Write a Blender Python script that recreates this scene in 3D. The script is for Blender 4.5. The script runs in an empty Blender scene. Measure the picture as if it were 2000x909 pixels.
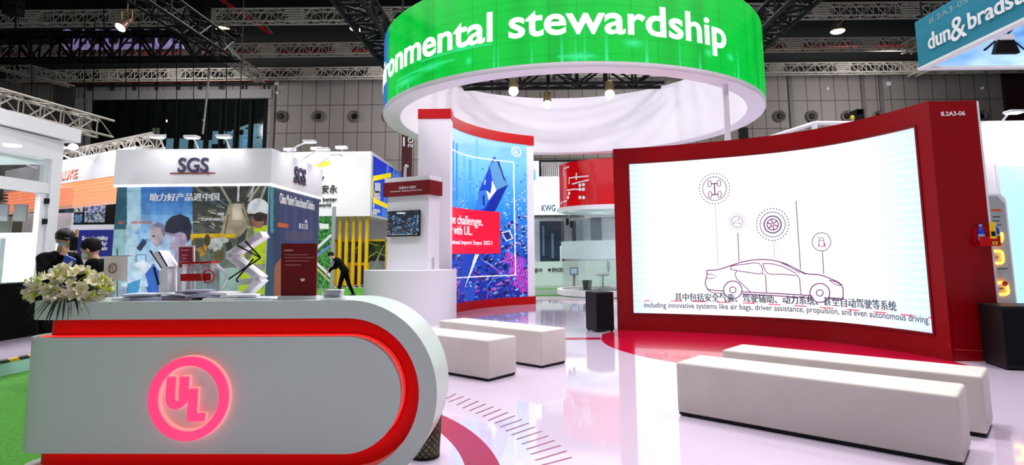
import bpy, bmesh, math, random
import numpy as np
from mathutils import Vector, Matrix
random.seed(7); RNG = np.random.default_rng(11)
S = bpy.context.scene
COL = S.collection
R_ = math.radians

# ---------------------------------------------------------------- camera
F, CX, CY, CH = 1148.3219, 1029.5465, 359.4717, 1.4      # focal length and principal point (of a 2000x909 frame), lens height
PITCH, ROLL = R_(6.88357), R_(-0.555907)
_f = np.array([0, math.cos(PITCH), math.sin(PITCH)])
_u0 = np.array([0, -math.sin(PITCH), math.cos(PITCH)]); _r0 = np.array([1., 0, 0])
_r = math.cos(ROLL)*_r0 + math.sin(ROLL)*_u0
_u = -math.sin(ROLL)*_r0 + math.cos(ROLL)*_u0
EYE = np.array([0, 0, CH])
cd = bpy.data.cameras.new('camera'); cam = bpy.data.objects.new('camera', cd); COL.objects.link(cam); S.camera = cam
cd.sensor_width = 36; cd.sensor_fit = 'HORIZONTAL'; cd.lens = F/2000*36
cd.shift_x = (1000-CX)/2000; cd.shift_y = (CY-454.5)/2000; cd.clip_end = 300
cam.matrix_world = Matrix(((_r[0], _u[0], -_f[0], 0), (_r[1], _u[1], -_f[1], 0), (_r[2], _u[2], -_f[2], CH), (0, 0, 0, 1)))

# measuring helpers: from a pixel of the photograph to the point of a real surface
def ray(x, y): return _f + _r*(x-CX)/F - _u*(y-CY)/F
def fl(x, y, z=0.): d = ray(x, y); return EYE + d*(z-CH)/d[2]
def aty(x, y, Y): d = ray(x, y); return EYE + d*Y/d[1]
def atx(x, y, X): d = ray(x, y); return EYE + d*X/d[0]
def onplane(x, y, p, n): d = ray(x, y); n = np.array([n[0], n[1], 0.]); return EYE + d*(((np.array(p)-EYE)@n)/(d@n))
def proj(P):
    q = np.asarray(P, float)-EYE; z = q@_f
    return np.stack([CX+F*(q@_r)/z, CY-F*(q@_u)/z], -1)

# ---------------------------------------------------------------- materials
def lin(c): return tuple(((x/12.92) if x <= .04045 else ((x+.055)/1.055)**2.4) for x in c)
def rgb(r, g, b): return lin((r/255, g/255, b/255))
MATS = {}
def mat(name, col, rough=.5, metal=0., emit=None, es=0., alpha=1., coat=0., trans=0., spec=.5):
    if name in MATS: return MATS[name]
    m = bpy.data.materials.new(name); m.use_nodes = True
    b = m.node_tree.nodes['Principled BSDF']
    b.inputs['Base Color'].default_value = (*col, 1); b.inputs['Roughness'].default_value = rough
    b.inputs['Metallic'].default_value = metal; b.inputs['Specular IOR Level'].default_value = spec
    if emit: b.inputs['Emission Color'].default_value = (*emit, 1); b.inputs['Emission Strength'].default_value = es
    if coat: b.inputs['Coat Weight'].default_value = coat; b.inputs['Coat Roughness'].default_value = .04
    if trans: b.inputs['Transmission Weight'].default_value = trans
    if alpha < 1: b.inputs['Alpha'].default_value = alpha
    MATS[name] = m; return m
def nodes(m): return m.node_tree.nodes, m.node_tree.links, m.node_tree.nodes['Principled BSDF']
def mottle(m, a, b, scale, detail=4):
    n, l, p = nodes(m); t = n.new('ShaderNodeTexCoord'); x = n.new('ShaderNodeTexNoise'); r = n.new('ShaderNodeValToRGB')
    x.inputs['Scale'].default_value = scale; x.inputs['Detail'].default_value = detail
    r.color_ramp.elements[0].color = (*a, 1); r.color_ramp.elements[1].color = (*b, 1)
    r.color_ramp.elements[0].position = .35; r.color_ramp.elements[1].position = .65
    l.new(t.outputs['Object'], x.inputs['Vector']); l.new(x.outputs['Fac'], r.inputs['Fac']); l.new(r.outputs['Color'], p.inputs['Base Color'])
    return m
def printed(name, emit=0., rough=.4, base=1.):
    """material of a printed or lit picture: the colours stored on the mesh"""
    if name in MATS: return MATS[name]
    m = mat(name, (1, 1, 1), rough); n, l, p = nodes(m); a = n.new('ShaderNodeAttribute'); a.attribute_name = 'print'
    mul = n.new('ShaderNodeMix'); mul.data_type = 'RGBA'; mul.blend_type = 'MULTIPLY'; mul.inputs['Factor'].default_value = 1
    mul.inputs['B'].default_value = (base, base, base, 1); l.new(a.outputs['Color'], mul.inputs['A']); l.new(mul.outputs['Result'], p.inputs['Base Color'])
    if emit: l.new(a.outputs['Color'], p.inputs['Emission Color']); p.inputs['Emission Strength'].default_value = emit
    return m

WHITE = mat('white_paint', rgb(235, 234, 238), .45)
CWHITE = mat('counter_lacquer', rgb(214, 231, 222), .3)
SATIN = mat('white_laminate', rgb(236, 233, 240), .4)
LEATHER = mottle(mat('white_leather', rgb(235, 230, 226), .55), rgb(218, 209, 203), rgb(211, 202, 196), 3)
BLACK = mat('black_paint', rgb(8, 8, 9), .5, spec=.25)
BLACKM = mat('black_steel', rgb(6, 6, 7), .6, spec=.15)
SPKR = mat('black_speaker_cloth', rgb(13, 12, 17), .8, spec=.15)
RED = mat('red_laminate', rgb(184, 2, 12), .4, spec=.25)
REDW = mat('red_screen_frame', rgb(140, 0, 12), .3, spec=.25)
DKRED = mat('dark_red_board', rgb(118, 6, 18), .4, spec=.3)
REDL = mat('red_lacquer', rgb(205, 2, 4), .5, spec=.2)
CRIM = mat('crimson_floor_film', rgb(168, 14, 56), .18, spec=.22)
REDC = mat('red_floor_film', rgb(200, 4, 54), .16, spec=.4, coat=.4)
CRIML = mat('crimson_line_film', rgb(140, 40, 70), .2)
GREEN = mottle(mat('green_carpet', rgb(50, 120, 10), .95), rgb(46, 112, 8), rgb(62, 136, 14), 30)
GREYF = mottle(mat('grey_hall_floor', rgb(150, 150, 152), .5), rgb(140, 140, 143), rgb(165, 165, 168), 2)
ALU = mat('silver_truss', rgb(196, 191, 182), .5, .15)
STEEL = mat('brushed_steel', rgb(170, 170, 172), .3, 1.)
GLASS = mat('clear_glass', rgb(232, 248, 244), .02, trans=1., alpha=.2)
ACRYL = mat('clear_acrylic', rgb(235, 240, 250), .05, trans=1., alpha=.5)
FROST = mat('frosted_film', rgb(205, 228, 226), .6, alpha=.75)
LAMPW = mat('lamp_white', (1, 1, 1), .3, emit=(1, .98, .96), es=14)
LAMPB = mat('lamp_bright', (1, 1, 1), .3, emit=(1, .99, 1), es=40)
LAMPO = mat('lamp_warm', (1, 1, 1), .3, emit=(1, .78, .45), es=12)
TEXTW = mat('white_lettering', rgb(245, 245, 248), .5)
TEXTK = mat('black_lettering', rgb(22, 22, 24), .5)
PIPE = mat('red_pipe', rgb(120, 8, 14), .5)
YEL = mat('yellow_paint', rgb(226, 180, 8), .5)
SKIN = mat('skin', rgb(205, 160, 130), .5)
HAIR = mat('black_hair', rgb(10, 9, 10), .7, spec=.2)
CLOTH = mat('black_cloth', rgb(8, 8, 11), .9, spec=.1)
NAVY = mat('navy_cloth', rgb(16, 18, 40), .8)

# ---------------------------------------------------------------- mesh building
class MB:
    def __init__(s): s.v = []; s.f = []; s.m = []
    def add(s, vs, fs, mi=0):
        b = len(s.v); s.v += [tuple(map(float, q)) for q in vs]; s.f += [tuple(b+i for i in q) for q in fs]; s.m += [mi]*len(fs); return s
    def box(s, lo, hi, mi=0, M=None):
        x0, y0, z0 = lo; x1, y1, z1 = hi
        vs = [(x0,y0,z0),(x1,y0,z0),(x1,y1,z0),(x0,y1,z0),(x0,y0,z1),(x1,y0,z1),(x1,y1,z1),(x0,y1,z1)]
        if M is not None: vs = [tuple(M @ Vector(q)) for q in vs]
        return s.add(vs, [(0,3,2,1),(4,5,6,7),(0,1,5,4),(1,2,6,5),(2,3,7,6),(3,0,4,7)], mi)
    def obox(s, o, a, b, la, lb, z0, z1, mi=0):
        """box on plan origin o, plan directions a and b"""
        o = np.array(o[:2]); a = np.array(a); b = np.array(b)
        q = [o, o+a*la, o+a*la+b*lb, o+b*lb]
        vs = [(*p, z0) for p in q]+[(*p, z1) for p in q]
        return s.add(vs, [(0,3,2,1),(4,5,6,7),(0,1,5,4),(1,2,6,5),(2,3,7,6),(3,0,4,7)], mi)
    def prism(s, poly, z0, z1, mi=0):
        n = len(poly); vs = [(p[0], p[1], z0) for p in poly]+[(p[0], p[1], z1) for p in poly]
        fs = [tuple(range(n))[::-1], tuple(range(n, 2*n))]+[(i, (i+1) % n, n+(i+1) % n, n+i) for i in range(n)]
        return s.add(vs, fs, mi)
    def loft(s, rings, mi=0, caps=True, closed=True):
        n = len(rings[0]); vs = [p for r in rings for p in r]; fs = []
        for k in range(len(rings)-1):
            for i in range(n if closed else n-1):
                j = (i+1) % n; fs.append((k*n+i, k*n+j, (k+1)*n+j, (k+1)*n+i))
        if caps: fs += [tuple(range(n))[::-1], tuple(range((len(rings)-1)*n, len(rings)*n))]
        return s.add(vs, fs, mi)
    def tube(s, pts, r, n=8, mi=0, r1=None, closed=False):
        pts = [Vector(p) for p in pts]; rings = []; K = len(pts)
        up = None
        for k, p in enumerate(pts):
            if closed: t = pts[(k+1) % K]-pts[k-1]
            else: t = pts[min(k+1, K-1)]-pts[max(k-1, 0)]
            t.normalize()
            if up is None: up = Vector((0, 0, 1)) if abs(t.z) < .9 else Vector((1, 0, 0))
            a = t.cross(up)
            if a.length < 1e-4: a = t.cross(Vector((0, 1, .3)))
            a.normalize(); b = a.cross(t); up = b.copy() if abs(t.z) < .9 else up
            rr = r if r1 is None else r+(r1-r)*k/max(K-1, 1)
            rings.append([tuple(p+a*rr*math.cos(2*math.pi*i/n)+b*rr*math.sin(2*math.pi*i/n)) for i in range(n)])
        if closed: rings.append(rings[0]); return s.loft(rings, mi, caps=False)
        return s.loft(rings, mi)
    def lathe(s, c, prof, n=24, mi=0, axis=None):
        M = Matrix.Identity(3) if axis is None else Vector((0, 0, 1)).rotation_difference(Vector(axis)).to_matrix()
        rings = [[tuple(Vector(c)+M @ Vector((r*math.cos(2*math.pi*i/n), r*math.sin(2*math.pi*i/n), z))) for i in range(n)] for r, z in prof]
        return s.loft(rings, mi)
    def ball(s, c, r, n=12, mi=0, M=None):
        sc = (r, r, r) if not hasattr(r, '__len__') else r; rings = []
        for k in range(n//2+1):
            a = math.pi*k/(n//2); rr = max(math.sin(a), 1e-3)
            q = [Vector((sc[0]*rr*math.cos(2*math.pi*i/n), sc[1]*rr*math.sin(2*math.pi*i/n), -sc[2]*math.cos(a))) for i in range(n)]
            rings.append([tuple(Vector(c)+(M @ p if M is not None else p)) for p in q])
        return s.loft(rings, mi)
    def build(s, name, mats, parent=None, smooth=False, bevel=0., seg=2):
        me = bpy.data.meshes.new(name)
        off = Vector(parent_loc(parent))
        me.from_pydata([tuple(Vector(q)-off) for q in s.v], [], s.f)
        for m in (mats if isinstance(mats, (list, tuple)) else [mats]): me.materials.append(m)
        me.polygons.foreach_set('material_index', s.m)
        bm = bmesh.new(); bm.from_mesh(me); bmesh.ops.recalc_face_normals(bm, faces=bm.faces)
        if bevel:
            bmesh.ops.bevel(bm, geom=[e for e in bm.edges if len(e.link_faces) == 2 and e.calc_face_angle(0) > .5], offset=bevel, segments=seg, profile=.5, affect='EDGES')
        bm.to_mesh(me); bm.free()
        if smooth:
            me.polygons.foreach_set('use_smooth', [True]*len(me.polygons)); me.set_sharp_from_angle(angle=R_(40))
        return link(name, me, parent)
def parent_loc(p):
    l = Vector((0, 0, 0))
    while p is not None: l += p.location; p = p.parent
    return l
def link(name, me, parent=None):
    o = bpy.data.objects.new(name, me); COL.objects.link(o)
    if parent is not None: o.parent = parent
    return o
def tag(o, label, cat, group=None, kind=None):
    o['label'] = label; o['category'] = cat
    if group: o['group'] = group
    o['kind'] = kind or 'thing'
    return o
def thing(name, label, cat, loc=(0, 0, 0), group=None):
    o = bpy.data.objects.new(name, None); COL.objects.link(o); o.location = tuple(map(float, loc)); o.empty_display_size = .1
    return tag(o, label, cat, group)
def struct(o): o['kind'] = 'structure'; return o
def copy_tree(o, parent=None):
    c = o.copy(); COL.objects.link(c); c.parent = parent
    for ch in list(o.children): copy_tree(ch, c)
    return c

# lettering: glyph outlines as flat or raised letters, fitted to a box
def glyphs(body, bold=0., extrude=.0, space=1.):
    c = bpy.data.curves.new('t', 'FONT'); c.body = body; c.size = 1; c.offset = bold; c.extrude = extrude; c.resolution_u = 4
    c.space_character = space
    o = bpy.data.objects.new('t', c); me = bpy.data.meshes.new_from_object(o)
    v = np.array([q.co[:] for q in me.vertices]); f = [tuple(p.vertices) for p in me.polygons]
    bpy.data.objects.remove(o); bpy.data.curves.remove(c); bpy.data.meshes.remove(me)
    return v, f
def put_text(mb, body, fn, x0, x1, y0, y1, bold=.012, depth=.004, mi=0, thick=True, space=1.):
    """fn(x, y, d) gives the world point; the text's box fills x0..x1, y0..y1"""
    v, f = glyphs(body, bold, .01 if thick else 0., space)
    lo = v.min(0); hi = v.max(0)
    X = x0+(v[:, 0]-lo[0])/(hi[0]-lo[0])*(x1-x0); Y = y0+(v[:, 1]-lo[1])/(hi[1]-lo[1])*(y1-y0)
    D = np.where(v[:, 2] > 0, depth, .0005) if thick else np.full(len(v), depth)
    mb.add([fn(a, b, d) for a, b, d in zip(X, Y, D)], f, mi)
    return mb

class Flat:
    """vertical plane through p with unit plan direction a; out points to the viewer"""
    def __init__(s, p, a):
        s.p = np.array([p[0], p[1], 0.]); a = np.array([a[0], a[1], 0.]); s.a = a/np.linalg.norm(a)
        n = np.array([s.a[1], -s.a[0], 0.]); s.n = n if n@(EYE*[1, 1, 0]-s.p) > 0 else -n
    def hit(s, x, y):
        h = onplane(x, y, s.p, s.n); return (h-s.p)@s.a, h[2]
    def pt(s, u, z, d=0.): return s.p+s.a*u+s.n*d+np.array([0, 0, z])
class Curved:
    """upright surface over a plan polyline"""
    def __init__(s, pts, far=False):
        s.P = np.array([(q[0], q[1]) for q in pts], float); s.L = np.r_[0, np.cumsum(np.linalg.norm(np.diff(s.P, axis=0), axis=1))]; s.far = far
        T = np.gradient(s.P, axis=0); T /= np.linalg.norm(T, axis=1)[:, None]; s.N = np.stack([T[:, 1], -T[:, 0]], 1)
    def hit(s, x, y):
        d = ray(x, y); a = np.arctan2(d[0], d[1]); best = None
        w = s.P[:, 0]*d[1]-s.P[:, 1]*d[0]
        for i in range(len(w)-1):
            if w[i]*w[i+1] <= 0 and abs(w[i]-w[i+1]) > 1e-12:
                t = w[i]/(w[i]-w[i+1]); q = s.P[i]+(s.P[i+1]-s.P[i])*t; k = (q@d[:2])/(d[:2]@d[:2])
                if k > 0 and (best is None or (k < best[0]) != s.far): best = (k, s.L[i]+(s.L[i+1]-s.L[i])*t, CH+k*d[2])
        return best[1], best[2]
    def pt(s, u, z, d=0.):
        q = np.array([np.interp(u, s.L, s.P[:, k]) for k in (0, 1)]); n = np.array([np.interp(u, s.L, s.N[:, k]) for k in (0, 1)]); n /= np.linalg.norm(n)
        return np.array([*(q+n*d), z])
    def slab(s, mb, u0, u1, z0, z1, d0, d1, n=24, mi=0):
        rings = []
        for u in np.linspace(u0, u1, n):
            rings.append([tuple(s.pt(u, z0, d0)), tuple(s.pt(u, z0, d1)), tuple(s.pt(u, z1, d1)), tuple(s.pt(u, z1, d0))])
        mb.loft(rings, mi); return mb
def text_px(mb, body, surf, x0, y0, x1, y1, bold=.012, d=.006, mi=0, off=0., level=True):
    """text whose box runs from photo pixel (x0,y0) bottom-left to (x1,y1) top-right on the surface"""
    u0, z0 = surf.hit(x0, y0); u1, z1 = surf.hit(x1, y1)
    return put_text(mb, body, lambda a, b, dd: surf.pt(a, b, off+dd), u0, u1, z0, z1, bold, d, mi)
def stroke(mb, surf, uz, w, d, mi=0, closed=False):
    """thin raised line of width w along points (u,z) of the surface"""
    P = np.array(uz, float)
    if closed: P = np.vstack([P, P[0]])
    out = [P[0]]
    for a, b in zip(P[:-1], P[1:]):
        k = max(1, int(np.linalg.norm(b-a)/.15))
        out += [a+(b-a)*(i+1)/k for i in range(k)]
    P = np.array(out); T = np.gradient(P, axis=0); T /= (np.linalg.norm(T, axis=1)[:, None]+1e-9); N = np.stack([-T[:, 1], T[:, 0]], 1)
    vs = []; fs = []
    for p, n in zip(P, N):
        vs += [surf.pt(*(p+n*w/2), d), surf.pt(*(p-n*w/2), d)]
    for i in range(len(P)-1): fs.append((2*i, 2*i+1, 2*i+3, 2*i+2))
    mb.add(vs, fs, mi); return mb
def patch(mb, surf, uz, d, mi=0):
    mb.add([surf.pt(u, z, d) for u, z in uz], [tuple(range(len(uz)))], mi); return mb

# pictures printed on a surface: colours drawn on a small canvas, stored per vertex of a fine grid
class Canvas:
    def __init__(s, x0, y0, x1, y1, k=1., bg=(255, 255, 255)):
        s.x0, s.y0, s.k = x0, y0, k*2; s.w = int((x1-x0)*s.k); s.h = int((y1-y0)*s.k)
        s.a = np.zeros((s.h, s.w, 3)); s.a[:] = np.array(bg)/255
        s.X, s.Y = np.meshgrid(x0+(np.arange(s.w)+.5)/s.k, y0+(np.arange(s.h)+.5)/s.k)
    def mix(s, m, col, al=1.):
        m = np.clip(m, 0, 1)[..., None]*al; s.a = s.a*(1-m)+np.array(col)/255*m; return s
    def inside(s, pts):
        m = np.zeros(s.X.shape, bool); n = len(pts)
        for i in range(n):
            (xa, ya), (xb, yb) = pts[i], pts[(i+1) % n]
            if ya == yb: continue
            c = ((ya > s.Y) != (yb > s.Y)) & (s.X < (xb-xa)*(s.Y-ya)/(yb-ya)+xa); m ^= c
        return m
    def poly(s, pts, col, al=1.): return s.mix(s.inside(pts).astype(float), col, al)
    def rect(s, x0, y0, x1, y1, col, al=1.): return s.mix(((s.X >= x0) & (s.X < x1) & (s.Y >= y0) & (s.Y < y1)).astype(float), col, al)
    def ell(s, x, y, rx, ry, col, al=1., soft=0., rot=0.):
        c, n = math.cos(rot), math.sin(rot); dx, dy = s.X-x, s.Y-y
        q = np.sqrt(((dx*c+dy*n)/rx)**2+((-dx*n+dy*c)/ry)**2)
        return s.mix((1-q)/max(soft, 1e-3)+(.5 if soft == 0 else 0) if soft else (q < 1).astype(float), col, al)
    def line(s, pts, w, col, al=1.):
        m = np.zeros(s.X.shape)
        for (xa, ya), (xb, yb) in zip(pts[:-1], pts[1:]):
            L2 = (xb-xa)**2+(yb-ya)**2+1e-9; t = np.clip(((s.X-xa)*(xb-xa)+(s.Y-ya)*(yb-ya))/L2, 0, 1)
            m = np.maximum(m, np.hypot(s.X-xa-t*(xb-xa), s.Y-ya-t*(yb-ya)) < w/2)
        return s.mix(m, col, al)
    def grad(s, x0, y0, x1, y1, ca, cb, vert=True, al=1.):
        t = np.clip((s.Y-y0)/(y1-y0) if vert else (s.X-x0)/(x1-x0), 0, 1)[..., None]
        m = ((s.X >= x0) & (s.X < x1) & (s.Y >= y0) & (s.Y < y1))[..., None]*al
        s.a = s.a*(1-m)+(np.array(ca)*(1-t)+np.array(cb)*t)/255*m; return s
    def noise(s, cell, seed=0):
        g = np.random.default_rng(seed).random((s.h//max(int(cell*s.k), 1)+3, s.w//max(int(cell*s.k), 1)+3))
        yy = np.arange(s.h)/(cell*s.k); xx = np.arange(s.w)/(cell*s.k); i = yy.astype(int); j = xx.astype(int); fy = (yy-i)[:, None]; fx = (xx-j)[None]
        return g[i][:, j]*(1-fy)*(1-fx)+g[i+1][:, j]*fy*(1-fx)+g[i][:, j+1]*(1-fy)*fx+g[i+1][:, j+1]*fy*fx
    def sample(s, P):
        b = (s.a[0:s.h//2*2:2, 0:s.w//2*2:2]+s.a[1:s.h//2*2:2, 0:s.w//2*2:2]+s.a[0:s.h//2*2:2, 1:s.w//2*2:2]+s.a[1:s.h//2*2:2, 1:s.w//2*2:2])/4
        j = np.clip(((P[:, 0]-s.x0)*s.k/2).astype(int), 0, b.shape[1]-1); i = np.clip(((P[:, 1]-s.y0)*s.k/2).astype(int), 0, b.shape[0]-1)
        c = b[i, j]; return np.where(c <= .04045, c/12.92, ((c+.055)/1.055)**2.4)
def picture(name, surf, u0, u1, z0, z1, nu, nz, canvas, m, parent=None, d=.003, look=None):
    U, Z = np.meshgrid(np.linspace(u0, u1, nu), np.linspace(z0, z1, nz))
    P = np.array([surf.pt(u, z, d) for u, z in zip(U.ravel(), Z.ravel())])
    col = canvas.sample(proj(P)) if look is None else look(U.ravel(), Z.ravel())
    i = np.arange(nu-1)[None]+np.arange(nz-1)[:, None]*nu
    F4 = np.stack([i, i+1, i+1+nu, i+nu], -1).reshape(-1, 4)
    me = bpy.data.meshes.new(name); off = np.array(parent_loc(parent))
    me.from_pydata((P-off).tolist(), [], F4.tolist())
    at = me.color_attributes.new('print', 'FLOAT_COLOR', 'POINT'); at.data.foreach_set('color', np.c_[col, np.ones(len(col))].astype(np.float32).ravel())
    me.materials.append(m); return link(name, me, parent)

# ================================================================ THE SETTING
WY = 45.
g = MB(); g.box((-45, -8, -.3), (45, 50, -.012)); struct(g.build('floor', GREYF))
gloss = mat('glossy_white_floor', rgb(224, 208, 230), .06, coat=.6)
# the stand's own glossy floor and the green carpet left of it
g = MB(); g.box((-3.25, -4, -.012), (10.5, 18.3, 0)); struct(g.build('floor_stand', gloss))
g = MB(); g.box((-6.4, -4, -.012), (-3.25, 19.5, -.002)); g.box((-14, 19.5, -.012), (-3.25, 27, -.002)); struct(g.build('floor_carpet', GREEN))
# floor films: crimson arc, radial dashes, red lens in front of the screen, thin crimson line
def arc_film(mb, outer, inner, z=.0012):
    vs = [(*p, z) for p in outer]+[(*p, z) for p in inner]; n = len(outer)
    mb.add(vs, [(i, i+1, n+i+1, n+i) for i in range(n-1)])
c0 = np.array([-3.3, 3.5])
def arcp(r, a0, a1, n, c=c0): return [(c[0]+r*math.cos(R_(a)), c[1]+r*math.sin(R_(a))) for a in np.linspace(a0, a1, n)]
g = MB(); arc_film(g, arcp(3.165, -60, 75, 60), arcp(2.985-.05, -60, 75, 60)); o = g.build('floor_marking', CRIM); struct(o)
lo = [(867,782),(876,786),(892,792),(904,798),(917,803),(929,809),(942,814.5),(954,822),(966,827.5),(977,835),(988,843),(999,850.5),(1009,859),(1019.6,868),(1028,878.6),(1037,888),(1045,900),(1053,911)]
up = [(890,770),(906,775),(918.7,779),(934,784),(949,789.5),(963.6,795),(978,800),(992.4,806),(1006,812.5),(1019.6,820),(1033,827),(1045.3,834.4),(1058,843),(1071,852),(1083,861),(1095,871),(1106.8,881.6),(1117,894)]
g = MB()
for (a, b), (c, d) in zip(lo, up):
    p, q = fl(a, b)[:2], fl(c, d)[:2]; t = (q-p)/np.linalg.norm(q-p); n = np.array([-t[1], t[0]])*.0085
    g.add([(*(p+n), .0012), (*(p-n), .0012), (*(q-n), .0012), (*(q+n), .0012)], [(0, 1, 2, 3)])
for k in range(12):                                # the row goes on in both directions past the frame
    p = np.array(fl(1053, 911)[:2])+np.array([.055*k+.06, -.24*k-.2])*.9; q = p+np.array([.28, -.02])
    g.add([(p[0], p[1]-.008, .0012), (q[0], q[1]-.008, .0012), (q[0], q[1]+.008, .0012), (p[0], p[1]+.008, .0012)], [(0, 1, 2, 3)])
struct(g.build('floor_marking', CRIML))
SCR = [(1.65,11.12),(2.2,10.97),(2.75,10.76),(3.3,10.5),(3.85,10.2),(4.35,9.84),(4.75,9.4),(5.03,8.9),(5.22,8.4),(5.33,8.0),(5.39,7.70)]
def smooth(P, n):
    P = np.array(P); t = np.r_[0, np.cumsum(np.linalg.norm(np.diff(P, axis=0), axis=1))]; out = []
    for x in np.linspace(0, t[-1], n):
        i = min(max(np.searchsorted(t, x)-1, 0), len(P)-2); q0, q1, q2, q3 = P[max(i-1, 0)], P[i], P[i+1], P[min(i+2, len(P)-1)]; s = (x-t[i])/(t[i+1]-t[i])
        out.append(.5*((2*q1)+(-q0+q2)*s+(2*q0-5*q1+4*q2-q3)*s*s+(-q0+3*q1-3*q2+q3)*s**3))
    return np.array(out)
SCRP = smooth(SCR, 60)
cc = np.array([4.05, 9.70]); rr = 2.86
front = [tuple(cc+rr*np.array([math.cos(R_(a)), math.sin(R_(a))])) for a in np.linspace(168, 318, 60)]
front = [p for p in front if p[0] < 5.38]
g = MB(); n = len(front); poly = front+[(5.40, 7.72)]+[tuple(p) for p in SCRP[::-1]]+[(1.3, 10.6)]
g.prism(poly, .0, .0016); struct(g.build('floor_marking', REDC))
g = MB(); p0, p1 = fl(1105, 664), fl(1175, 664)
g.add([(p0[0]-4, p0[1], .0011), (p1[0], p1[1], .0011), (p1[0], p1[1]+.27, .0011), (p0[0]-4, p0[1]+.27, .0011)], [(0, 1, 2, 3)]); struct(g.build('floor_marking', CRIM))
g = MB()
for k in range(46):
    x = -2.6+k*.16; g.box((x, 17.6, 0), (x+.09, 17.72, .0012))
struct(g.build('floor_marking', CRIML))
g = MB(); g.box((-3.25, 18.3, -.012), (10.5, 18.42, .003)); struct(g.build('floor_edge', DKRED))

# grey panelled back wall of the hall with an opening on the left
def grid_wall(name, base, line, px, pz):
    m = mat(name, base, .7); n, l, p = nodes(m); t = n.new('ShaderNodeTexCoord'); b = n.new('ShaderNodeTexBrick')
    mp = n.new('ShaderNodeMapping'); mp.inputs['Rotation'].default_value = (R_(90), 0, 0)
    b.offset = 0; b.inputs['Color1'].default_value = (*base, 1); b.inputs['Color2'].default_value = (*[c*.93 for c in base], 1); b.inputs['Mortar'].default_value = (*line, 1)
    b.inputs['Scale'].default_value = 1; b.inputs['Brick Width'].default_value = px; b.inputs['Row Height'].default_value = pz; b.inputs['Mortar Size'].default_value = .03
    l.new(t.outputs['Object'], mp.inputs['Vector']); l.new(mp.outputs['Vector'], b.inputs['Vector']); l.new(b.outputs['Color'], p.inputs['Base Color']); return m
WALLM = grid_wall('grey_wall_panels', rgb(150, 143, 141), rgb(70, 67, 67), 1.1, 2.2)
WX0, WX1, WZ0, WZ1 = -34.2, -20.4, 5., 13.75
g = MB(); T = .4
g.box((-46, WY, 0), (WX0, WY+T, 15.6)); g.box((WX1, WY, 0), (46, WY+T, 15.6)); g.box((WX0, WY, 0), (WX1, WY+T, WZ0)); g.box((WX0, WY, WZ1), (WX1, WY+T, 15.6))
struct(g.build('wall_back', WALLM))
DARKW = mat('dark_upper_wall', rgb(52, 54, 56), .8); DARKC = mottle(mat('dark_ceiling', rgb(22, 23, 25), .9), rgb(8, 8, 9), rgb(22, 23, 24), .15)
g = MB(); g.box((-46, WY+.02, 15.6), (46, WY+T, 21.3)); struct(g.build('wall_back_upper', DARKW))
g = MB(); g.box((-46, -8, 21.3), (46, WY+T, 21.6)); struct(g.build('ceiling', DARKC))
g = MB(); g.box((-46.4, -8, 0), (-46, WY+T, 21.3)); struct(g.build('wall_left', DARKW))
g = MB(); g.box((46, -8, 0), (46.4, WY+T, 21.3)); struct(g.build('wall_right', DARKW))
# piers and wall rail left of the opening
LG = mat('light_grey_pier', rgb(150, 150, 152), .6); DG = mat('dark_grey_pier', rgb(84, 84, 86), .6)
def wx(px): return (px-1029.5)/F*WY+.5
g = MB(); g.box((wx(80), WY-.35, 0), (wx(113), WY-.003, 15.5)); struct(g.build('trim_1', DG))
g = MB(); g.box((wx(117), WY-.25, 0), (wx(137), WY-.003, 13.9)); g.box((wx(140), WY-.2, 0), (wx(150), WY-.003, 13.9)); struct(g.build('trim_2', LG))
g = MB(); g.box((wx(137), WY-.28, 13.75), (wx(509), WY-.003, 14.45)); struct(g.build('trim_3', LG))
g = MB()
for z, r in ((14.8, .09), (15.15, .08), (15.45, .07)): g.tube([(wx(112), WY-.5, z), (wx(508), WY-.5, z)], r, 6)
for k in range(9): g.box((wx(150+k*43), WY-.56, 14.45), (wx(150+k*43)+.12, WY-.3, 15.55))
struct(g.build('trim_4', mat('dark_shutter_rails', rgb(40, 40, 42), .5)))
for px in (511, 960, 1545, 1690, 1726):
    g = MB(); g.box((wx(px)-.14, WY-.18, 0), (wx(px)+.14, WY-.003, 15.5)); struct(g.build('trim_5', mat('grey_wall_rib', rgb(112, 109, 110), .6)))
# the big window: dark glass over a dim room that shows a lit gallery low down
win = bpy.data.objects.new('window_1', None); COL.objects.link(win); struct(win); win.location = (WX0, WY, WZ0)
g = MB(); N = 12
for k in range(N+1):
    x = WX0+(WX1-WX0)*k/N; g.box((x-.12, WY-.1, WZ0), (x+.12, WY+.25, WZ1))
for z in (WZ0, 8.2, WZ1-.1): g.box((WX0, WY-.08, z), (WX1, WY+.2, z+.14))
g.build('window_frame', mat('black_mullions', rgb(5, 6, 7), .6, spec=.1), win)
g = MB(); g.box((WX0, WY+.05, WZ0), (WX1, WY+.07, WZ1)); g.build('window_glass', mat('dark_tinted_glass', rgb(20, 26, 27), .08, alpha=.45, spec=.2), win)
g = MB(); g.box((WX0-1, WY+9, WZ0-2), (WX1+1, WY+9.2, WZ1+1)); g.box((WX0-1, WY+T, WZ0-2), (WX0-.8, WY+9, WZ1+1)); g.box((WX1+.8, WY+T, WZ0-2), (WX1+1, WY+9, WZ1+1)); g.box((WX0-1, WY+T, WZ1+.8), (WX1+1, WY+9, WZ1+1)); g.box((WX0-1, WY+T, WZ0-2), (WX1+1, WY+9, WZ0-1.8))
struct(g.build('wall_gallery', mat('dark_gallery', rgb(4, 6, 6), .8, spec=.1)))
def wxd(px, Y): return (px-1029.5)/F*Y+.012*Y
def gz(py, Y, px=300): return CH+(504.5-py)/F*Y
g = MB(); Yg = WY+8.9
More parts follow.
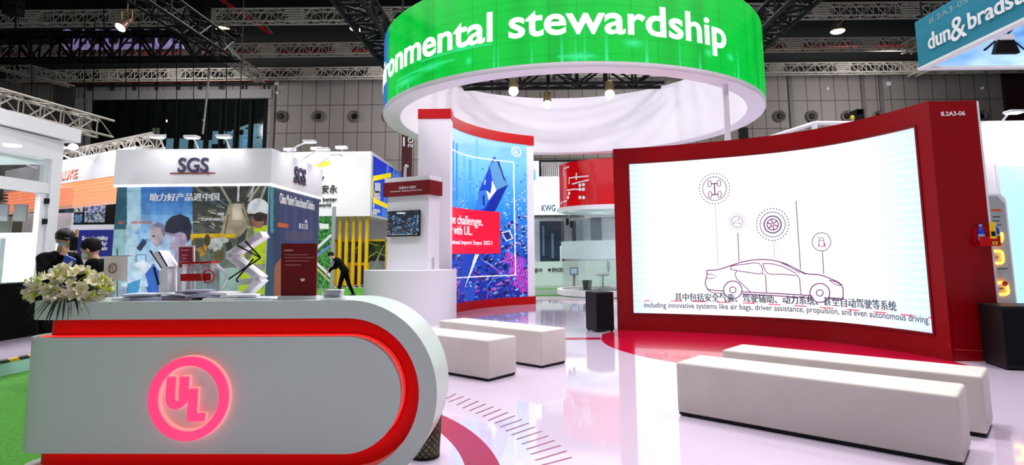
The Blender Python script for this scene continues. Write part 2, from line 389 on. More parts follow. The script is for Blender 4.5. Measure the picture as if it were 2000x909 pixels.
for a, b, t0, t1 in ((300,345,268,289),(350,390,272,289),(391,418,254,280),(420,432,255,288),(432,462,262,289),(452,500,250,266),(452,505,270,289),(470,500,240,252)):
    g.box((wxd(a, Yg), Yg, gz(t1, Yg)), (wxd(b, Yg), Yg+.05, gz(t0, Yg)))
day = g.build('daylit_pane', mat('daylit_glazing', rgb(120, 170, 195), .4, emit=rgb(130, 180, 205), es=1.1), win)
g = MB()
for a, b, c, d in ((452,250,498,286),(470,262,505,240),(430,255,462,243),(455,286,505,262),(480,240,492,262),(495,240,470,262)):
    g.tube([(wxd(a, Yg-1), Yg-1, gz(b, Yg-1)), (wxd(c, Yg-1), Yg-1, gz(d, Yg-1))], .12, 6)
g.build('roof_strut', mat('pale_struts', rgb(150, 200, 215), .4, emit=rgb(140, 190, 205), es=1.2), win)
g = MB(); g.box((wxd(278, WY+4), WY+3.5, WZ0-1), (wxd(297, WY+4), WY+4, gz(249, WY+4))); g.build('gallery_column', mat('pale_column', rgb(190, 195, 180), .6, emit=rgb(150, 155, 140), es=.5), win)
g = MB()
for px, py in ((222,202),(207,228),(309,202),(296,232),(374,232),(262,206),(445,160),(472,163)):
    Y = WY+7; g.ball((wxd(px, Y), Y, gz(py, Y)), (.16, .16, .12), 8)
g.build('gallery_lamp', mat('gallery_lamp_glow', (1, 1, 1), .3, emit=(1, .95, .9), es=14), win)

# round air nozzles on the back wall
def nozzle(px, py=225):
    x = wx(px); z = CH+(499-(px-1000)*.0097-py)/F*WY
    YN = WY-.006; t = thing('air_nozzle', 'round air nozzle on the grey panelled back wall', 'air nozzle', (x, YN, z), 'air nozzles along the back wall')
    g = MB(); g.lathe((x, YN, z), [(.26, 0), (.42, .05), (.46, .22), (.36, .34), (.28, .2), (.2, .1)], 20, axis=(0, -1, 0)); g.build('flange', mat('nozzle_grey', rgb(120, 112, 106), .5), t, True)
    g = MB(); g.lathe((x, WY-.12, z), [(.01, .14), (.16, .12), (.22, .04), (.23, 0)], 16, axis=(0, -1, 0)); g.build('throat', BLACK, t, True)
for px in (529, 602, 674, 741, 1520, 1584, 1654, 1716, 1920): nozzle(px)
# small white box and dome camera on the wall
for px, py, lb in ((517, 157, 'small white box high on the wall right of the big window'), (1742, 159, 'small white box high on the wall above the red screen tower')):
    x = wx(px); z = CH+(504-(px*.0097)+5-py)/F*WY; g = MB(); g.box((x-.16, WY-.2, z-.17), (x+.16, WY-.003, z+.17)); tag(g.build('wall_box', WHITE, bevel=.02), lb, 'wall box')
for px, py, lb in ((519, 173, 'white dome camera under the box right of the big window'), (1620, 175, 'tiny white dome camera on the wall above the screen'), (1930, 177, 'tiny white dome camera on the wall at far right')):
    x = wx(px); z = CH+(500-py)/F*WY; g = MB(); g.lathe((x, WY-.003, z), [(.13, 0), (.14, .1), (.1, .2), (.02, .25)], 14, axis=(0, -1, 0)); tag(g.build('dome_camera', WHITE, smooth=True), lb, 'camera')
g = MB(); x = wx(1985); g.box((x-.6, WY-.3, 10), (x+1.6, WY-.003, 15.3)); tag(g.build('wall_banner', mat('dark_red_cloth', rgb(50, 14, 16), .8)), 'dark maroon banner high on the back wall at the right edge', 'banner')

# ---------------------------------------------------------------- trusses, pipes, lamps, cables under the ceiling
def truss(name, label, p0, p1, w, h, m, bay=None, r=.035, rb=.018, group=None, couple=0):
    p0, p1 = np.array(p0, float), np.array(p1, float); L = np.linalg.norm(p1-p0); a = (p1-p0)/L
    s = np.cross(a, [0, 0, 1]); s /= np.linalg.norm(s); up = np.cross(s, a)
    t = thing(name, label, 'truss', p0, group)
    for i, j in ((-1, -1), (1, -1), (1, 1), (-1, 1)):
        q = p0+s*w/2*i+up*h/2*j; g = MB(); g.tube([q, q+a*L], r, 6); g.build('chord', m, t)
    g = MB(); bay = bay or h*1.1; n = max(2, int(L/bay))
    for k in range(n):
        for i, j, i2, j2 in ((-1, -1, -1, 1), (1, -1, 1, 1), (-1, -1, 1, -1), (-1, 1, 1, 1)):
            A = p0+s*w/2*i+up*h/2*j+a*L*k/n; B = p0+s*w/2*i2+up*h/2*j2+a*L*(k+1)/n
            if k % 2: A, B = p0+s*w/2*i2+up*h/2*j2+a*L*k/n, p0+s*w/2*i+up*h/2*j+a*L*(k+1)/n
            g.tube([A, B], rb, 4)
            C_ = p0+s*w/2*i+up*h/2*j+a*L*k/n; D_ = p0+s*w/2*i2+up*h/2*j2+a*L*k/n; g.tube([C_, D_], rb, 4)
    g.build('bracing', m, t)
    if couple:
        for k in np.arange(couple/2, L, couple):
            g = MB()
            for i in (-1, 1):
                for z in (-.32, -.1, .1, .32):
                    q = p0+s*w/2*i+up*h*z+a*k; g.tube([q-a*.55, q+a*.55], r*.9, 4)
            g.build('coupler', m, t)
    return t
def tz(px, py, Y): return CH+(499-(px-1030)*.0097-py)/F*Y
for Y, py, nm, x0, x1 in ((31.6, 10, 'nearest and topmost of the long silver trusses across the hall', -30, 25.6), (37, 83, 'middle of the long silver trusses across the hall', -34, 31), (42, 132.5, 'farthest long silver truss, running along the top of the back wall', -38, 38)):
    truss('roof_truss', nm, (x0, Y, 14.82), (x1, Y, 14.82), .55, .72, ALU, bay=.62, group='long silver roof trusses', couple=4.9, r=.05, rb=.028)
truss('cross_truss', 'short silver truss linking the middle and far trusses, left half', (-19.4, 37.2, 14.4), (-19.4, 41.8, 14.4), .6, .6, ALU, bay=.6, r=.05, rb=.028)
truss('cross_truss', 'silver truss linking the near and middle trusses, beside the teal hanging sign', (24.9, 32, 14.4), (24.6, 36.8, 14.4), .6, .6, ALU, bay=.6, r=.05, rb=.028)
truss('cross_truss', 'silver truss linking the middle and far trusses behind the teal hanging sign', (28.4, 37.2, 14.4), (28.2, 41.8, 14.4), .6, .6, ALU, bay=.6, r=.05, rb=.028)
truss('cross_truss', 'silver truss coming in from the left edge to the far truss', (-36.6, 33, 14.3), (-33.2, 41.8, 14.3), .6, .7, ALU, bay=.6, r=.05, rb=.028)
for Y, z, lb in ((39.5, 15.6, 'dark red sprinkler pipe across the ceiling behind the middle truss'), (43.2, 14.75, 'dark red pipe just under the far truss')):
    g = MB(); g.tube([(-38, Y, z), (38 if Y < 40 else -19, Y, z)], .16, 8); tag(g.build('sprinkler_pipe', PIPE, smooth=True), lb, 'pipe')
g = MB(); g.tube([(-19.8, 29, 17.6), (-17.5, 34, 16.3), (-16.4, 36.4, 15.7)], .13, 8); tag(g.build('sprinkler_pipe', mat('bright_red_pipe', rgb(170, 12, 20), .5), smooth=True), 'bright red pipe slanting down beside the warm lamp, left half', 'pipe')
def hibay(px, py, Y, warm, label, r=.42):
    p = aty(px, py, Y); t = thing('high_bay_lamp', label, 'lamp', p, None)
    g = MB(); g.lathe(p, [(r, 0), (r*1.02, .05), (r*.75, .35), (r*.35, .62), (r*.35, .8), (.03, .82)], 18); g.build('housing', mat('lamp_housing', rgb(120, 105, 85), .5), t, True)
    g = MB(); g.lathe(p-np.array([0, 0, .02]), [(.02, -.1), (r*.7, -.07), (r*.95, 0), (r*.95, .03)], 18); g.build('lens', LAMPO if warm else LAMPB, t, True)
    g = MB(); g.tube([p+np.array([0, 0, .82]), (p[0], p[1], 21.28)], .03, 6); g.build('rod', BLACKM, t)
    return p
hibay(436, 57, 34, True, 'warm glowing high bay lamp above the left truss joint')
hibay(697, 56, 34, True, 'warm glowing high bay lamp left of the green ring')
hibay(1636, 61, 34, True, 'warm glowing high bay lamp right of the green ring')
p = aty(237, 52, 22); t = thing('stage_spotlight', 'bright white stage spotlight hanging at upper left', 'spotlight', p)
ax = np.array([-.25, -.55, -.8]); g = MB(); g.lathe(p-ax*.5, [(.05, 0), (.12, .03), (.14, .3), (.2, .5), (.2, .56)], 18, axis=ax); g.build('housing', mat('spot_housing', rgb(110, 85, 80), .4, .5), t, True)
g = MB(); g.lathe(p+ax*.06, [(.19, 0), (.16, .04), (.02, .07)], 18, axis=ax); g.build('lens', LAMPB, t, True)
g = MB(); q = p-ax*.3; g.tube([q+np.array([-.2, 0, 0]), q+np.array([-.2, 0, .45]), q+np.array([.2, 0, .45]), q+np.array([.2, 0, 0])], .02, 6); g.tube([q+np.array([0, 0, .45]), q+np.array([0, 0, 1.6])], .02, 6); g.build('yoke', mat('gold_clamp', rgb(150, 120, 50), .4, .6), t)

# black rigging: transverse truss with lavender-lit letters behind it, trusses running to it
truss('black_truss', 'black truss running away over the left half toward the dark row of lit letters', (-13.3, 15, 10.6), (-13.3, 25.2, 10.6), .7, .8, BLACKM, r=.06, rb=.035)
truss('black_truss', 'black truss across the upper left in front of the lavender lit letters', (-24, 25.6, 10.9), (-13, 25.6, 10.9), .5, 1.2, BLACKM, bay=.85, r=.09, rb=.06)
LAV = mat('lavender_lit_panel', rgb(190, 170, 225), .5, emit=rgb(160, 140, 205), es=.32)
t = thing('lit_letter_row', 'row of dim lavender lit letter shapes behind the black truss at upper left', 'sign', (-16, 26.3, 10.2))
for k, px in enumerate((130, 162, 192, 222, 252, 287, 318, 345)):
    p = aty(px, 76, 26.3); g = MB(); w = .32
    if k % 3 == 0: g.tube([(p[0]+w*math.cos(a), 26.3, p[2]+.42*math.sin(a)) for a in np.linspace(0, 2*math.pi, 17)[:-1]], .06, 6, closed=True)
    elif k % 3 == 1: g.tube([(p[0]-w, 26.3, p[2]-.42), (p[0], 26.3, p[2]+.42), (p[0]+w, 26.3, p[2]-.42)], .06, 6); g.box((p[0]-.16, 26.25, p[2]-.12), (p[0]+.16, 26.35, p[2]-.02))
    else: g.tube([(p[0]+w, 26.3, p[2]+.35), (p[0]-.1, 26.3, p[2]+.42), (p[0]-w, 26.3, p[2]), (p[0]-.1, 26.3, p[2]-.42), (p[0]+w, 26.3, p[2]-.35)], .06, 6)
    g.build('lit_letter', LAV, t)
g = MB(); p = aty(120, 92, 26.3); q = aty(358, 90, 26.3); g.box((p[0], 26.28, p[2]-.1), (q[0], 26.4, p[2]+.12)); g.build('lower_rail', LAV, t)
t = thing('chain_hoist', 'bulky black chain hoist hanging at the end of the black truss, upper left', 'hoist', (-14.6, 26.6, 10.2))
p = aty(390, 60, 26.6); g = MB(); g.box((p[0]-.34, 26.3, p[2]-.1), (p[0]+.34, 26.9, p[2]+1.5)); g.box((p[0]-.28, 26.35, p[2]+1.5), (p[0]+.28, 26.85, p[2]+2.6)); g.build('body', BLACK, t, bevel=.04)
g = MB(); g.tube([(p[0]-.1, 26.6, p[2]+2.5), (p[0]-.1, 26.6, 21.28)], .05, 6); g.tube([(p[0]+.3, 26.6, p[2]), (p[0]+.42, 26.6, p[2]-.5), (p[0]+.5, 26.6, p[2]-.6)], .12, 8); g.build('chain', BLACK, t)
t = thing('line_array_speaker', 'black hanging line array speaker at the top left corner', 'speaker', aty(26, 20, 22))
p = aty(26, 20, 22)
for k in range(4): g = MB(); g.box((p[0]-.3, 21.8, p[2]-.2+k*.34), (p[0]+.3, 22.2, p[2]+.1+k*.34)); g.build('cabinet', BLACK, t, bevel=.03)
g = MB(); g.tube([(p[0], 22, p[2]+1), (p[0], 22, 21.3)], .03, 6); g.tube([(p[0]+.1, 22, p[2]-.2), (p[0]+.18, 22, p[2]-.8)], .03, 6); g.build('chain', BLACK, t)
truss('black_truss', 'black truss left of the green ring, running toward the back', (-3.75, 7.5, 7.0), (-3.75, 22, 7.0), .6, .5, BLACKM, r=.06, rb=.04)
truss('black_truss', 'black truss right of the green ring, running toward the back', (6.1, 7.5, 7.1), (6.1, 22, 7.1), .6, .5, BLACKM, r=.06, rb=.04)
truss('black_truss', 'black truss seen through the opening of the green ring, running across', (-1.9, 17.2, 6.75), (4.1, 17.2, 6.75), .5, .62, BLACKM, bay=.8, r=.055, rb=.035)
truss('black_truss', 'short black truss seen through the green ring, running toward the back', (1.05, 12.6, 6.75), (1.05, 16.85, 6.75), .45, .4, BLACKM, r=.05, rb=.03)
# drop cables
for i, (px, y0, y1, Y, lean) in enumerate(((62,140,232,24,0),(165,100,300,30,0),(185,95,290,26,.1),(203,0,130,24,0),(246,90,292,30,0),(271,95,285,31,0),(310,60,292,30,.1),(345,60,292,28,0),(378,95,290,30,0),(412,0,300,27,.15),(446,0,292,26,.1),(478,0,290,26,.2))):
    a, b = aty(px, y0-60, Y), aty(px-lean*60, y1, Y); g = MB(); g.tube([a, b], .022, 5)
    tag(g.build('drop_cable', BLACKM), 'thin black cable hanging down in front of the big dark window, upper left', 'cable', 'drop cables at upper left')
a, b = aty(410, 130, 25.5), aty(396, 262, 25.5); g = MB(); g.tube([a, b], .04, 6); tag(g.build('hoist_rope', mat('grey_rope', rgb(140, 138, 132), .7)), 'pale grey rope slanting down in front of the big window', 'rope')
# warm slanting ceiling wires
for (xa, ya, xb, yb, Y, lb) in ((505,35,532,64,33,'thin grey stay wire under the nearest silver truss, left half'),(1636,50,1668,20,33,'thin grey stay wire rising from the warm lamp at right')):
    g = MB(); g.tube([aty(xa, ya, Y), aty(xb, yb, Y)], .03, 5); tag(g.build('stay_wire', ALU), lb, 'wire')

# ================================================================ RECEPTION COUNTER
KB = np.array([-1.16, 3.70]); KD = np.array([.9994, -.034]); KD /= np.linalg.norm(KD); KN = np.array([-KD[1], KD[0]])
KR, KU0, KE, KDEP = .566, -2.06, .037, .42      # end radius, left end, centre of the round end, depth
def kp(u, z, t): q = KB+KD*u+KN*t; return (*q, z)
def left_at(t, u0, r, D):                         # plan-rounded left end
    if t < r: return u0+r-math.sqrt(max(r*r-(r-t)**2, 0))
    if t > D-r: return u0+r-math.sqrt(max(r*r-(t-D+r)**2, 0))
    return u0
ts = np.r_[0, .004, .012, .025, .045, .07, .1, .14, .18]
def kts(D, r): return sorted(set([round(x*r/.18, 5) for x in ts]+[round(D-x*r/.18, 5) for x in ts]))
def arc_z(r, n=40): return [(KE+r*math.cos(a), KR+r*math.sin(a)) for a in np.linspace(math.pi/2, -math.pi/2, n)]
counter = thing('reception_counter', 'white reception counter with red glowing groove, rounded right end and pink circle emblem', 'counter', (*(KB+KN*.2-KD*.8), 0))
W1, W2 = .11, .221                                 # outer band width; depth of the groove to the inner panel
g = MB(); rings = []
for t in kts(KDEP, .2):
    ul = left_at(t, KU0, .2, KDEP)
    pr = [(ul, 2*KR)]+arc_z(KR)+[(ul, 0.), (ul, W1)]+arc_z(KR-W1)[::-1]+[(ul, 2*KR-W1)]
    rings.append([kp(u, z, t) for u, z in pr])
g.loft(rings); g.build('shell', CWHITE, counter, True)
g = MB(); rings = []
for t in kts(.41, .19):
    ul = left_at(t, KU0+.004, .19, .41); pr = [(ul, 2*KR-W2)]+arc_z(KR-W2)+[(ul, W2)]
    rings.append([kp(u, z, t) for u, z in pr])
g.loft(rings); g.build('front_panel', CWHITE, counter, True)
g = MB(); rings = []
for t in kts(.26, .1):
    ul = left_at(t, KU0+.07, .1, .26); pr = [(ul, 2*KR-W1+.01)]+arc_z(KR-W1+.01)+[(ul, W1-.01)]
    rings.append([kp(u, z, t+.13) for u, z in pr])
g.loft(rings); g.build('recess', REDL, counter, True)
LED = mat('red_led_strip', rgb(255, 40, 20), .4, emit=(1, .002, .002), es=3.2)
g = MB(); strip = [(KU0+.1, 2*KR-W2+.004)]+arc_z(KR-W2+.004, 48)+[(KU0+.1, W2-.004)]
rings = [[kp(u, z, t) for t, u, z in ((.075, a, b), (.1, a, b))] for a, b in strip]
vs = [p for r in rings for p in r]; g.add(vs, [(2*i, 2*i+1, 2*i+3, 2*i+2) for i in range(len(strip)-1)]); g.build('led_strip', LED, counter)
# emblem: ring with U and L
PINK = mat('pink_lit_acrylic', rgb(255, 60, 120), .3, emit=rgb(255, 62, 118), es=.75); PINKE = mat('pink_lit_edge', rgb(255, 150, 150), .3, emit=rgb(255, 140, 140), es=.9)
ec, ez, eR = -.905, .555, .246
def ring_prof(g, r0, r1, t0, t1, n=72, mi=0):
    rings = [[kp(ec+r*math.cos(a), ez+r*math.sin(a), t) for r, t in ((r0, t0), (r1, t0), (r1, t1), (r0, t1))] for a in np.linspace(0, 2*math.pi, n)]
    g.loft(rings, mi, caps=False)
g = MB(); ring_prof(g, eR-.052, eR, -.05, -.03); emb = g.build('emblem', PINK, counter)
g = MB(); ring_prof(g, eR-.062, eR+.004, -.03, -.004); g.build('emblem_backing', PINKE, emb)
def letter(poly, nm):
    for t0, t1, m, k in ((-.05, -.025, PINK, 0), (-.025, -.002, PINKE, .006)):
        g = MB(); c = np.mean(poly, 0); P = [c+(np.array(q)-c)*(1+k*8) for q in poly]
        g.loft([[kp(u, z, t0) for u, z in P], [kp(u, z, t1) for u, z in P]]); g.build(nm, m, emb)
def U_poly(x, z, w, h, s):
    r = w/2; out = [(x, z+h), (x, z+r)]+[(x+r-r*math.cos(a), z+r-r*math.sin(a)) for a in np.linspace(0, math.pi, 16)][1:]+[(x+w, z+h), (x+w-s, z+h), (x+w-s, z+r)]
    ri = r-s; return out+[(x+r+ri*math.cos(a), z+r-ri*math.sin(a)) for a in np.linspace(0, math.pi, 12)][1:]+[(x+s, z+h)]
letter(U_poly(-1.04, .493, .125, .188, .043), 'letter_u')
letter([(-.901, .424), (-.901, .611), (-.856, .611), (-.856, .468), (-.803, .468), (-.803, .424)], 'letter_l')

# ================================================================ HANGING RING SCREEN
RC = np.array([1.127, 14.866]); RR, RI, RZ0, RZ1 = 4.681, 4.28, 4.733, 6.58
ang = np.linspace(R_(-270), R_(90), 361)
class Cyl(Curved):
    def __init__(s, c, r, a0, a1, n=361):
        a = np.linspace(a0, a1, n); super().__init__([(c[0]+r*math.cos(x), c[1]+r*math.sin(x)) for x in a]); s.a0 = a0; s.r = r
ringS = Cyl(RC, RR, R_(-270), R_(90))
ring = thing('ring_sign', 'huge hanging ring with green video band reading environmental stewardship', 'ring sign', (*RC, RZ0))
g = MB(); prof = [(RI, RZ0+.02), (RI+.02, RZ0), (RR-.01, RZ0), (RR+.01, RZ0+.03), (RR+.01, RZ0+.1), (RR-.02, RZ0+.1), (RR-.02, RZ1), (RI, RZ1)]
rings = [[(RC[0]+r*math.cos(a), RC[1]+r*math.sin(a), z) for r, z in prof] for a in np.linspace(0, 2*math.pi, 145)]
g.loft(rings, caps=False); g.build('ring_body', SATIN, ring, True)
def led_look(U, Z):
    th = U/RR; v = (Z-RZ0-.1)/(RZ1-RZ0-.1)
    col = np.empty((len(U), 3)); col[:] = (0, 205, 62)
    tile = np.abs(((U/.5) % 1)-.5) > .482; row = np.abs(((Z/.155) % 1)-.5) > .43
    col *= (1-.05*row)[:, None]; col *= (1-.10*tile)[:, None]
    k = (.5+.5*np.sin(U*9))*(.5+.5*np.sin(U*2.3+1)); col *= (1-.10*k)[:, None]
    a = np.degrees(th)-270
    lines = np.zeros(len(U)); r = np.random.default_rng(4)
    for x in r.uniform(-165, -20, 26):
        h = r.uniform(.12, .45); lines = np.maximum(lines, (np.abs(a-x) < .25)*(v < h)*(1-v/h)*.7)
    for x, w, z in ((-118, 1.2, .12), (-130, 6, .16), (-92, 5, .05), (-141, 9, .1), (-80, 3, .2), (-60, 1.5, .2), (-52, 2, .22), (-120, 4, .3)):
        lines = np.maximum(lines, np.clip(1-np.hypot((a-x)/w, (v-z)/.06), 0, 1)*.8)
    for x0, x1, z in ((-146, -122, .17), (-134, -112, .27), (-97, -89, .06)): lines = np.maximum(lines, ((a > x0) & (a < x1) & (np.abs(v-z) < .008))*.6)
    col = col*(1-lines[:, None])+np.array((90, 255, 190))*lines[:, None]
    b = np.clip((-152-a)/6, 0, 1)[:, None]; col = col*(1-b)+np.array((30, 110, 190))*b
    c = np.clip(col/255, 0, 1); return np.where(c <= .04045, c/12.92, ((c+.055)/1.055)**2.4)
L0, L1 = ringS.L[0], ringS.L[-1]
picture('led_band', ringS, L0, L1, RZ0+.1, RZ1, 1100, 54, None, printed('green_video', .9, .4, .08), ring, .012, led_look)
g = MB()
zb = ringS.hit(1139, 65.4)[1]; za = ringS.hit(1291, 15)[1]; v, f = glyphs('environmental stewardship', .018, .01); s_lo = v[:, 0].max(); 
us, ue = ringS.hit(994, 50)[0], ringS.hit(1416, 80)[0]
vs_, _ = glyphs('environmental ', .018, .01); 
v2, _ = glyphs('environmental s', .018, .01); ws_, _ = glyphs('s', .018, .01); xs = v2[:, 0].max()-(ws_[:, 0].max()-ws_[:, 0].min())
kx = (ue-us)/(v[:, 0].max()-xs); zcap = glyphs('d', .018)[0][:, 1].max(); kz = (za-zb)/zcap
g.add([ringS.pt(us+(q[0]-xs)*kx, zb+q[1]*kz, .018+(.01 if q[2] > 0 else 0)) for q in v], f)
g.build('lettering', mat('white_video_letters', rgb(235, 238, 245), .4, emit=(.85, .9, .95), es=.8), ring)
p = fl(1416, 166, RZ0); g = MB(); g.tube([(p[0], p[1], RZ0), (p[0], p[1], .0)], .06, 16); g.build('support_column', SATIN, ring, True)
for a in (-150, -60, 30, 120):
    g = MB(); x, y = RC+np.array([math.cos(R_(a)), math.sin(R_(a))])*(RI+.2); g.tube([(x, y, RZ1), (x, y, 21.3)], .02, 5); g.build('hanging_wire', BLACKM, ring)
# lamps hung inside the ring
for px, py, Y, r, lb in ((1003,178,15.6,.13,'dazzling white lamp inside the green ring, leftmost of three'),(1069,204,16.9,.12,'white lamp at the end of the short black truss inside the green ring'),(1191,184,16.4,.13,'white lamp inside the green ring, rightmost of three')):
    p = aty(px, py, Y); t = thing('truss_spotlight', lb, 'spotlight', p)
    g = MB(); g.lathe(p+np.array([0, .04, .08]), [(.02, .35), (r*.8, .3), (r, .02), (r*.9, 0)], 16); g.build('housing', mat('bronze_housing', rgb(90, 75, 45), .4, .5), t, True)
    g = MB(); g.ball(p, r, 14); g.build('lens', LAMPB, t, True)
    g = MB(); g.tube([p+np.array([0, 0, .35]), p+np.array([0, 0, 6.95-p[2]])], .02, 6); g.build('bracket', BLACKM, t)
p = aty(1452, 262, 19); t = thing('hanging_speaker', 'small black speaker hanging behind the right side of the ring', 'speaker', p)
g = MB(); g.box(p-np.array([.13, .1, .22]), p+np.array([.13, .1, .22])); g.build('cabinet', BLACK, t, bevel=.02)
g = MB(); g.tube([p, (p[0], p[1], 7.1)], .02, 6); g.build('rod', BLACKM, t)

# ================================================================ CURVED SCREEN WALL
scr = Curved(SCRP); SL = scr.L[-1]; TOPZ = 3.4
wallt = thing('screen_wall', 'curved red framed video wall showing a line drawing of a car', 'video wall', (*SCRP[30], 0))
u0, z0 = scr.hit(1238, 612); u1, z1 = scr.hit(1785, 250); ua = scr.hit(1228, 320); ub = scr.hit(1824, 652)
U0, U1 = (u0+ua[0])/2, (u1+ub[0])/2; Z0, Z1 = (z0+ub[1])/2, (z1+ua[1])/2
g = MB()
scr.slab(g, 0, SL, 0, Z0-.03, 0, -.35, 40); scr.slab(g, 0, SL, Z1+.03, TOPZ, 0, -.35, 40)
scr.slab(g, 0, U0-.03, Z0-.03, Z1+.03, 0, -.35, 4); scr.slab(g, U1+.03, SL, Z0-.03, Z1+.03, 0, -.35, 4)
fr = g.build('frame', REDW, wallt, True)
g = MB(); scr.slab(g, U0-.03, U1+.03, Z0-.03, Z1+.03, -.1, -.34, 40); g.build('back_panel', BLACK, wallt)
g = MB(); scr.slab(g, U0-.03, U1+.03, Z0-.03, Z0, .012, -.1, 40); scr.slab(g, U0-.03, U1+.03, Z1, Z1+.03, .012, -.1, 40); scr.slab(g, U0-.03, U0, Z0, Z1, .012, -.1, 3); scr.slab(g, U1, U1+.03, Z0, Z1, .012, -.1, 3)
g.build('inner_bead', DKRED, wallt)
def scr_look(U, Z):
    a = (U-U0)/(U1-U0); v = (Z-Z0)/(Z1-Z0); c = np.empty((len(U), 3)); c[:] = (250, 252, 255)
    e = np.clip(1-a/.16, 0, 1)**1.3+np.clip((a-.68)/.32, 0, 1)**1.2; band = .5+.5*np.sin(Z*62)
    e = np.clip(e*(.7+.3*band), 0, 1)[:, None]; c = c*(1-e*.62)+np.array((172, 208, 248))*e*.62
    t = (np.abs((a*9 % 1)-.5) > .496)[:, None]; c = c*(1-.05*t); c = c/255
    return np.where(c <= .04045, c/12.92, ((c+.055)/1.055)**2.4)
picture('display', scr, U0, U1, Z0, Z1, 420, 160, None, printed('white_video', 1.05, .3, .15), wallt, -.03, scr_look)
PLUM = mat('plum_video_line', rgb(110, 50, 110), .5, emit=rgb(120, 62, 120), es=.55); GREYL = mat('grey_video_line', rgb(120, 110, 130), .5, emit=rgb(125, 115, 140), es=.5); PALEL = mat('pale_video_line', rgb(190, 185, 205), .5, emit=rgb(190, 182, 205), es=.7); REDV = mat('red_video_line', rgb(220, 40, 90), .5, emit=rgb(220, 40, 95), es=.7)
def H(P): return [scr.hit(x, y) for x, y in P]
def Z7(P): return [(1340+x*.33, 320+y*.33) for x, y in P]     # coordinates read from a 3x enlargement
g = MB(); W = .018; D = -.026
body = Z7([(120,632),(185,628),(260,605),(340,580),(430,568),(520,574),(600,600),(660,630),(710,652),(790,660),(850,682),(900,706),(920,730),(924,775),(918,808)])
def cr(P, n=6, closed=False):
    P = [np.array(q, float) for q in P]; out = []; K = len(P)
    for i in range(K-1):
        a, b, c, d = P[max(i-1, 0)], P[i], P[i+1], P[min(i+2, K-1)]
        for k in range(n): t = k/n; out.append(tuple(.5*(2*b+(c-a)*t+(2*a-5*b+4*c-d)*t*t+(3*b-a-3*c+d)*t**3)))
    return out+[tuple(P[-1])]
stroke(g, scr, H(cr(body)), W, D)
stroke(g, scr, H(cr(Z7([(120,632),(122,660),(112,710),(125,740),(140,748),(220,755)]))), W, D)
stroke(g, scr, H(Z7([(122,742),(150,765),(225,770)])), W*.8, D); stroke(g, scr, H(Z7([(328,760),(740,782)])), W, D); stroke(g, scr, H(Z7([(330,772),(735,797)])), W, D); stroke(g, scr, H(Z7([(845,795),(918,800)])), W, D); stroke(g, scr, H(Z7([(850,803),(915,808)])), W, D)
for cx, cy, r in ((275,748,54),(787,766,58)):
    for q in (r, r*.34):
        stroke(g, scr, H(Z7([(cx+q*math.cos(a), cy+q*.97*math.sin(a)) for a in np.linspace(0, 2*math.pi, 41)])), W*(1 if q == r else .9), D)
stroke(g, scr, H(cr(Z7([(262,620),(272,606),(340,596),(430,590),(447,650),(360,643),(270,628),(262,620)]), 3)), W*.8, D)
stroke(g, scr, H(cr(Z7([(452,592),(510,594),(580,615),(655,660),(560,655),(480,650),(452,592)]), 3)), W*.8, D)
stroke(g, scr, H(cr(Z7([(540,578),(600,598),(690,650),(710,652)]), 3)), W*.8, D); stroke(g, scr, H(cr(Z7([(555,585),(610,612),(670,648)]), 3)), W*.7, D)
stroke(g, scr, H(Z7([(447,650),(468,660),(474,766)])), W*.8, D); stroke(g, scr, H(Z7([(300,632),(287,655),(300,685),(380,760)])), W*.8, D); stroke(g, scr, H(Z7([(652,660),(668,680),(677,778)])), W*.8, D)
stroke(g, scr, H(Z7([(122,655),(150,655),(180,672),(150,680),(122,680)])), W*.7, D); stroke(g, scr, H(cr(Z7([(842,690),(880,700),(912,722),(880,716),(842,690)]), 3)), W*.7, D)
VM = [PLUM, GREYL, PALEL, REDV]; g.build('car_drawing', VM, wallt); g = MB()
for P, m in (([(647,220),(674,628)], 1), ([(304,408),(312,580)], 1), ([(802,518),(810,655)], 1), ([(170,235),(188,608)], 2), ([(515,450),(522,562)], 2)): stroke(g, scr, H(Z7(P)), W*.9, D, m)
def circ(cx, cy, r, m, w, dash=0):
    A = np.linspace(0, 2*math.pi, 49)
    if not dash: stroke(g, scr, H(Z7([(cx+r*math.cos(a), cy+r*math.sin(a)) for a in A])), w, D, m)
    else:
        for k in range(dash):
            a0 = 2*math.pi*k/dash; stroke(g, scr, H(Z7([(cx+r*math.cos(a), cy+r*math.sin(a)) for a in (a0, a0+math.pi/dash)])), w, D, m)
circ(167, 147, 70, 1, W*.8); circ(167, 147, 90, 1, W, 30); circ(300, 343, 48, 2, W*.8); circ(300, 343, 34, 1, W*.6); circ(300, 343, 26, 2, W*.6); circ(510, 360, 74, 1, W*.8); circ(510, 360, 50, 1, W*1.5); circ(510, 360, 33, 0, W); circ(510, 360, 95, 1, W*1.1, 32); circ(797, 463, 54, 1, W*.8)
for k in range(6):
    a = k*math.pi/3+.3; stroke(g, scr, H(Z7([(510+5*math.cos(a), 360+5*math.sin(a)), (510+31*math.cos(a), 360+31*math.sin(a))])), W*1.1, D, 0)
for k in range(3):
    a = k*2*math.pi/3-math.pi/2; stroke(g, scr, H(Z7([(300+6*math.cos(a+1), 343+6*math.sin(a+1)), (300+26*math.cos(a+(.5 if k == 0 else 0)), 343+26*math.sin(a+(.5 if k == 0 else 0)))])), W*.7, D, 1)
def rrect(x, y, w, h): return Z7([(x-w, y-h*.6), (x-w*.6, y-h), (x+w*.6, y-h), (x+w, y-h*.6), (x+w, y+h*.6), (x+w*.6, y+h), (x-w*.6, y+h), (x-w, y+h*.6), (x-w, y-h*.6)])
for x, y in ((138,118),(193,115),(141,183),(197,181)): stroke(g, scr, H(rrect(x, y, 9, 18)), W*.8, D, 0)
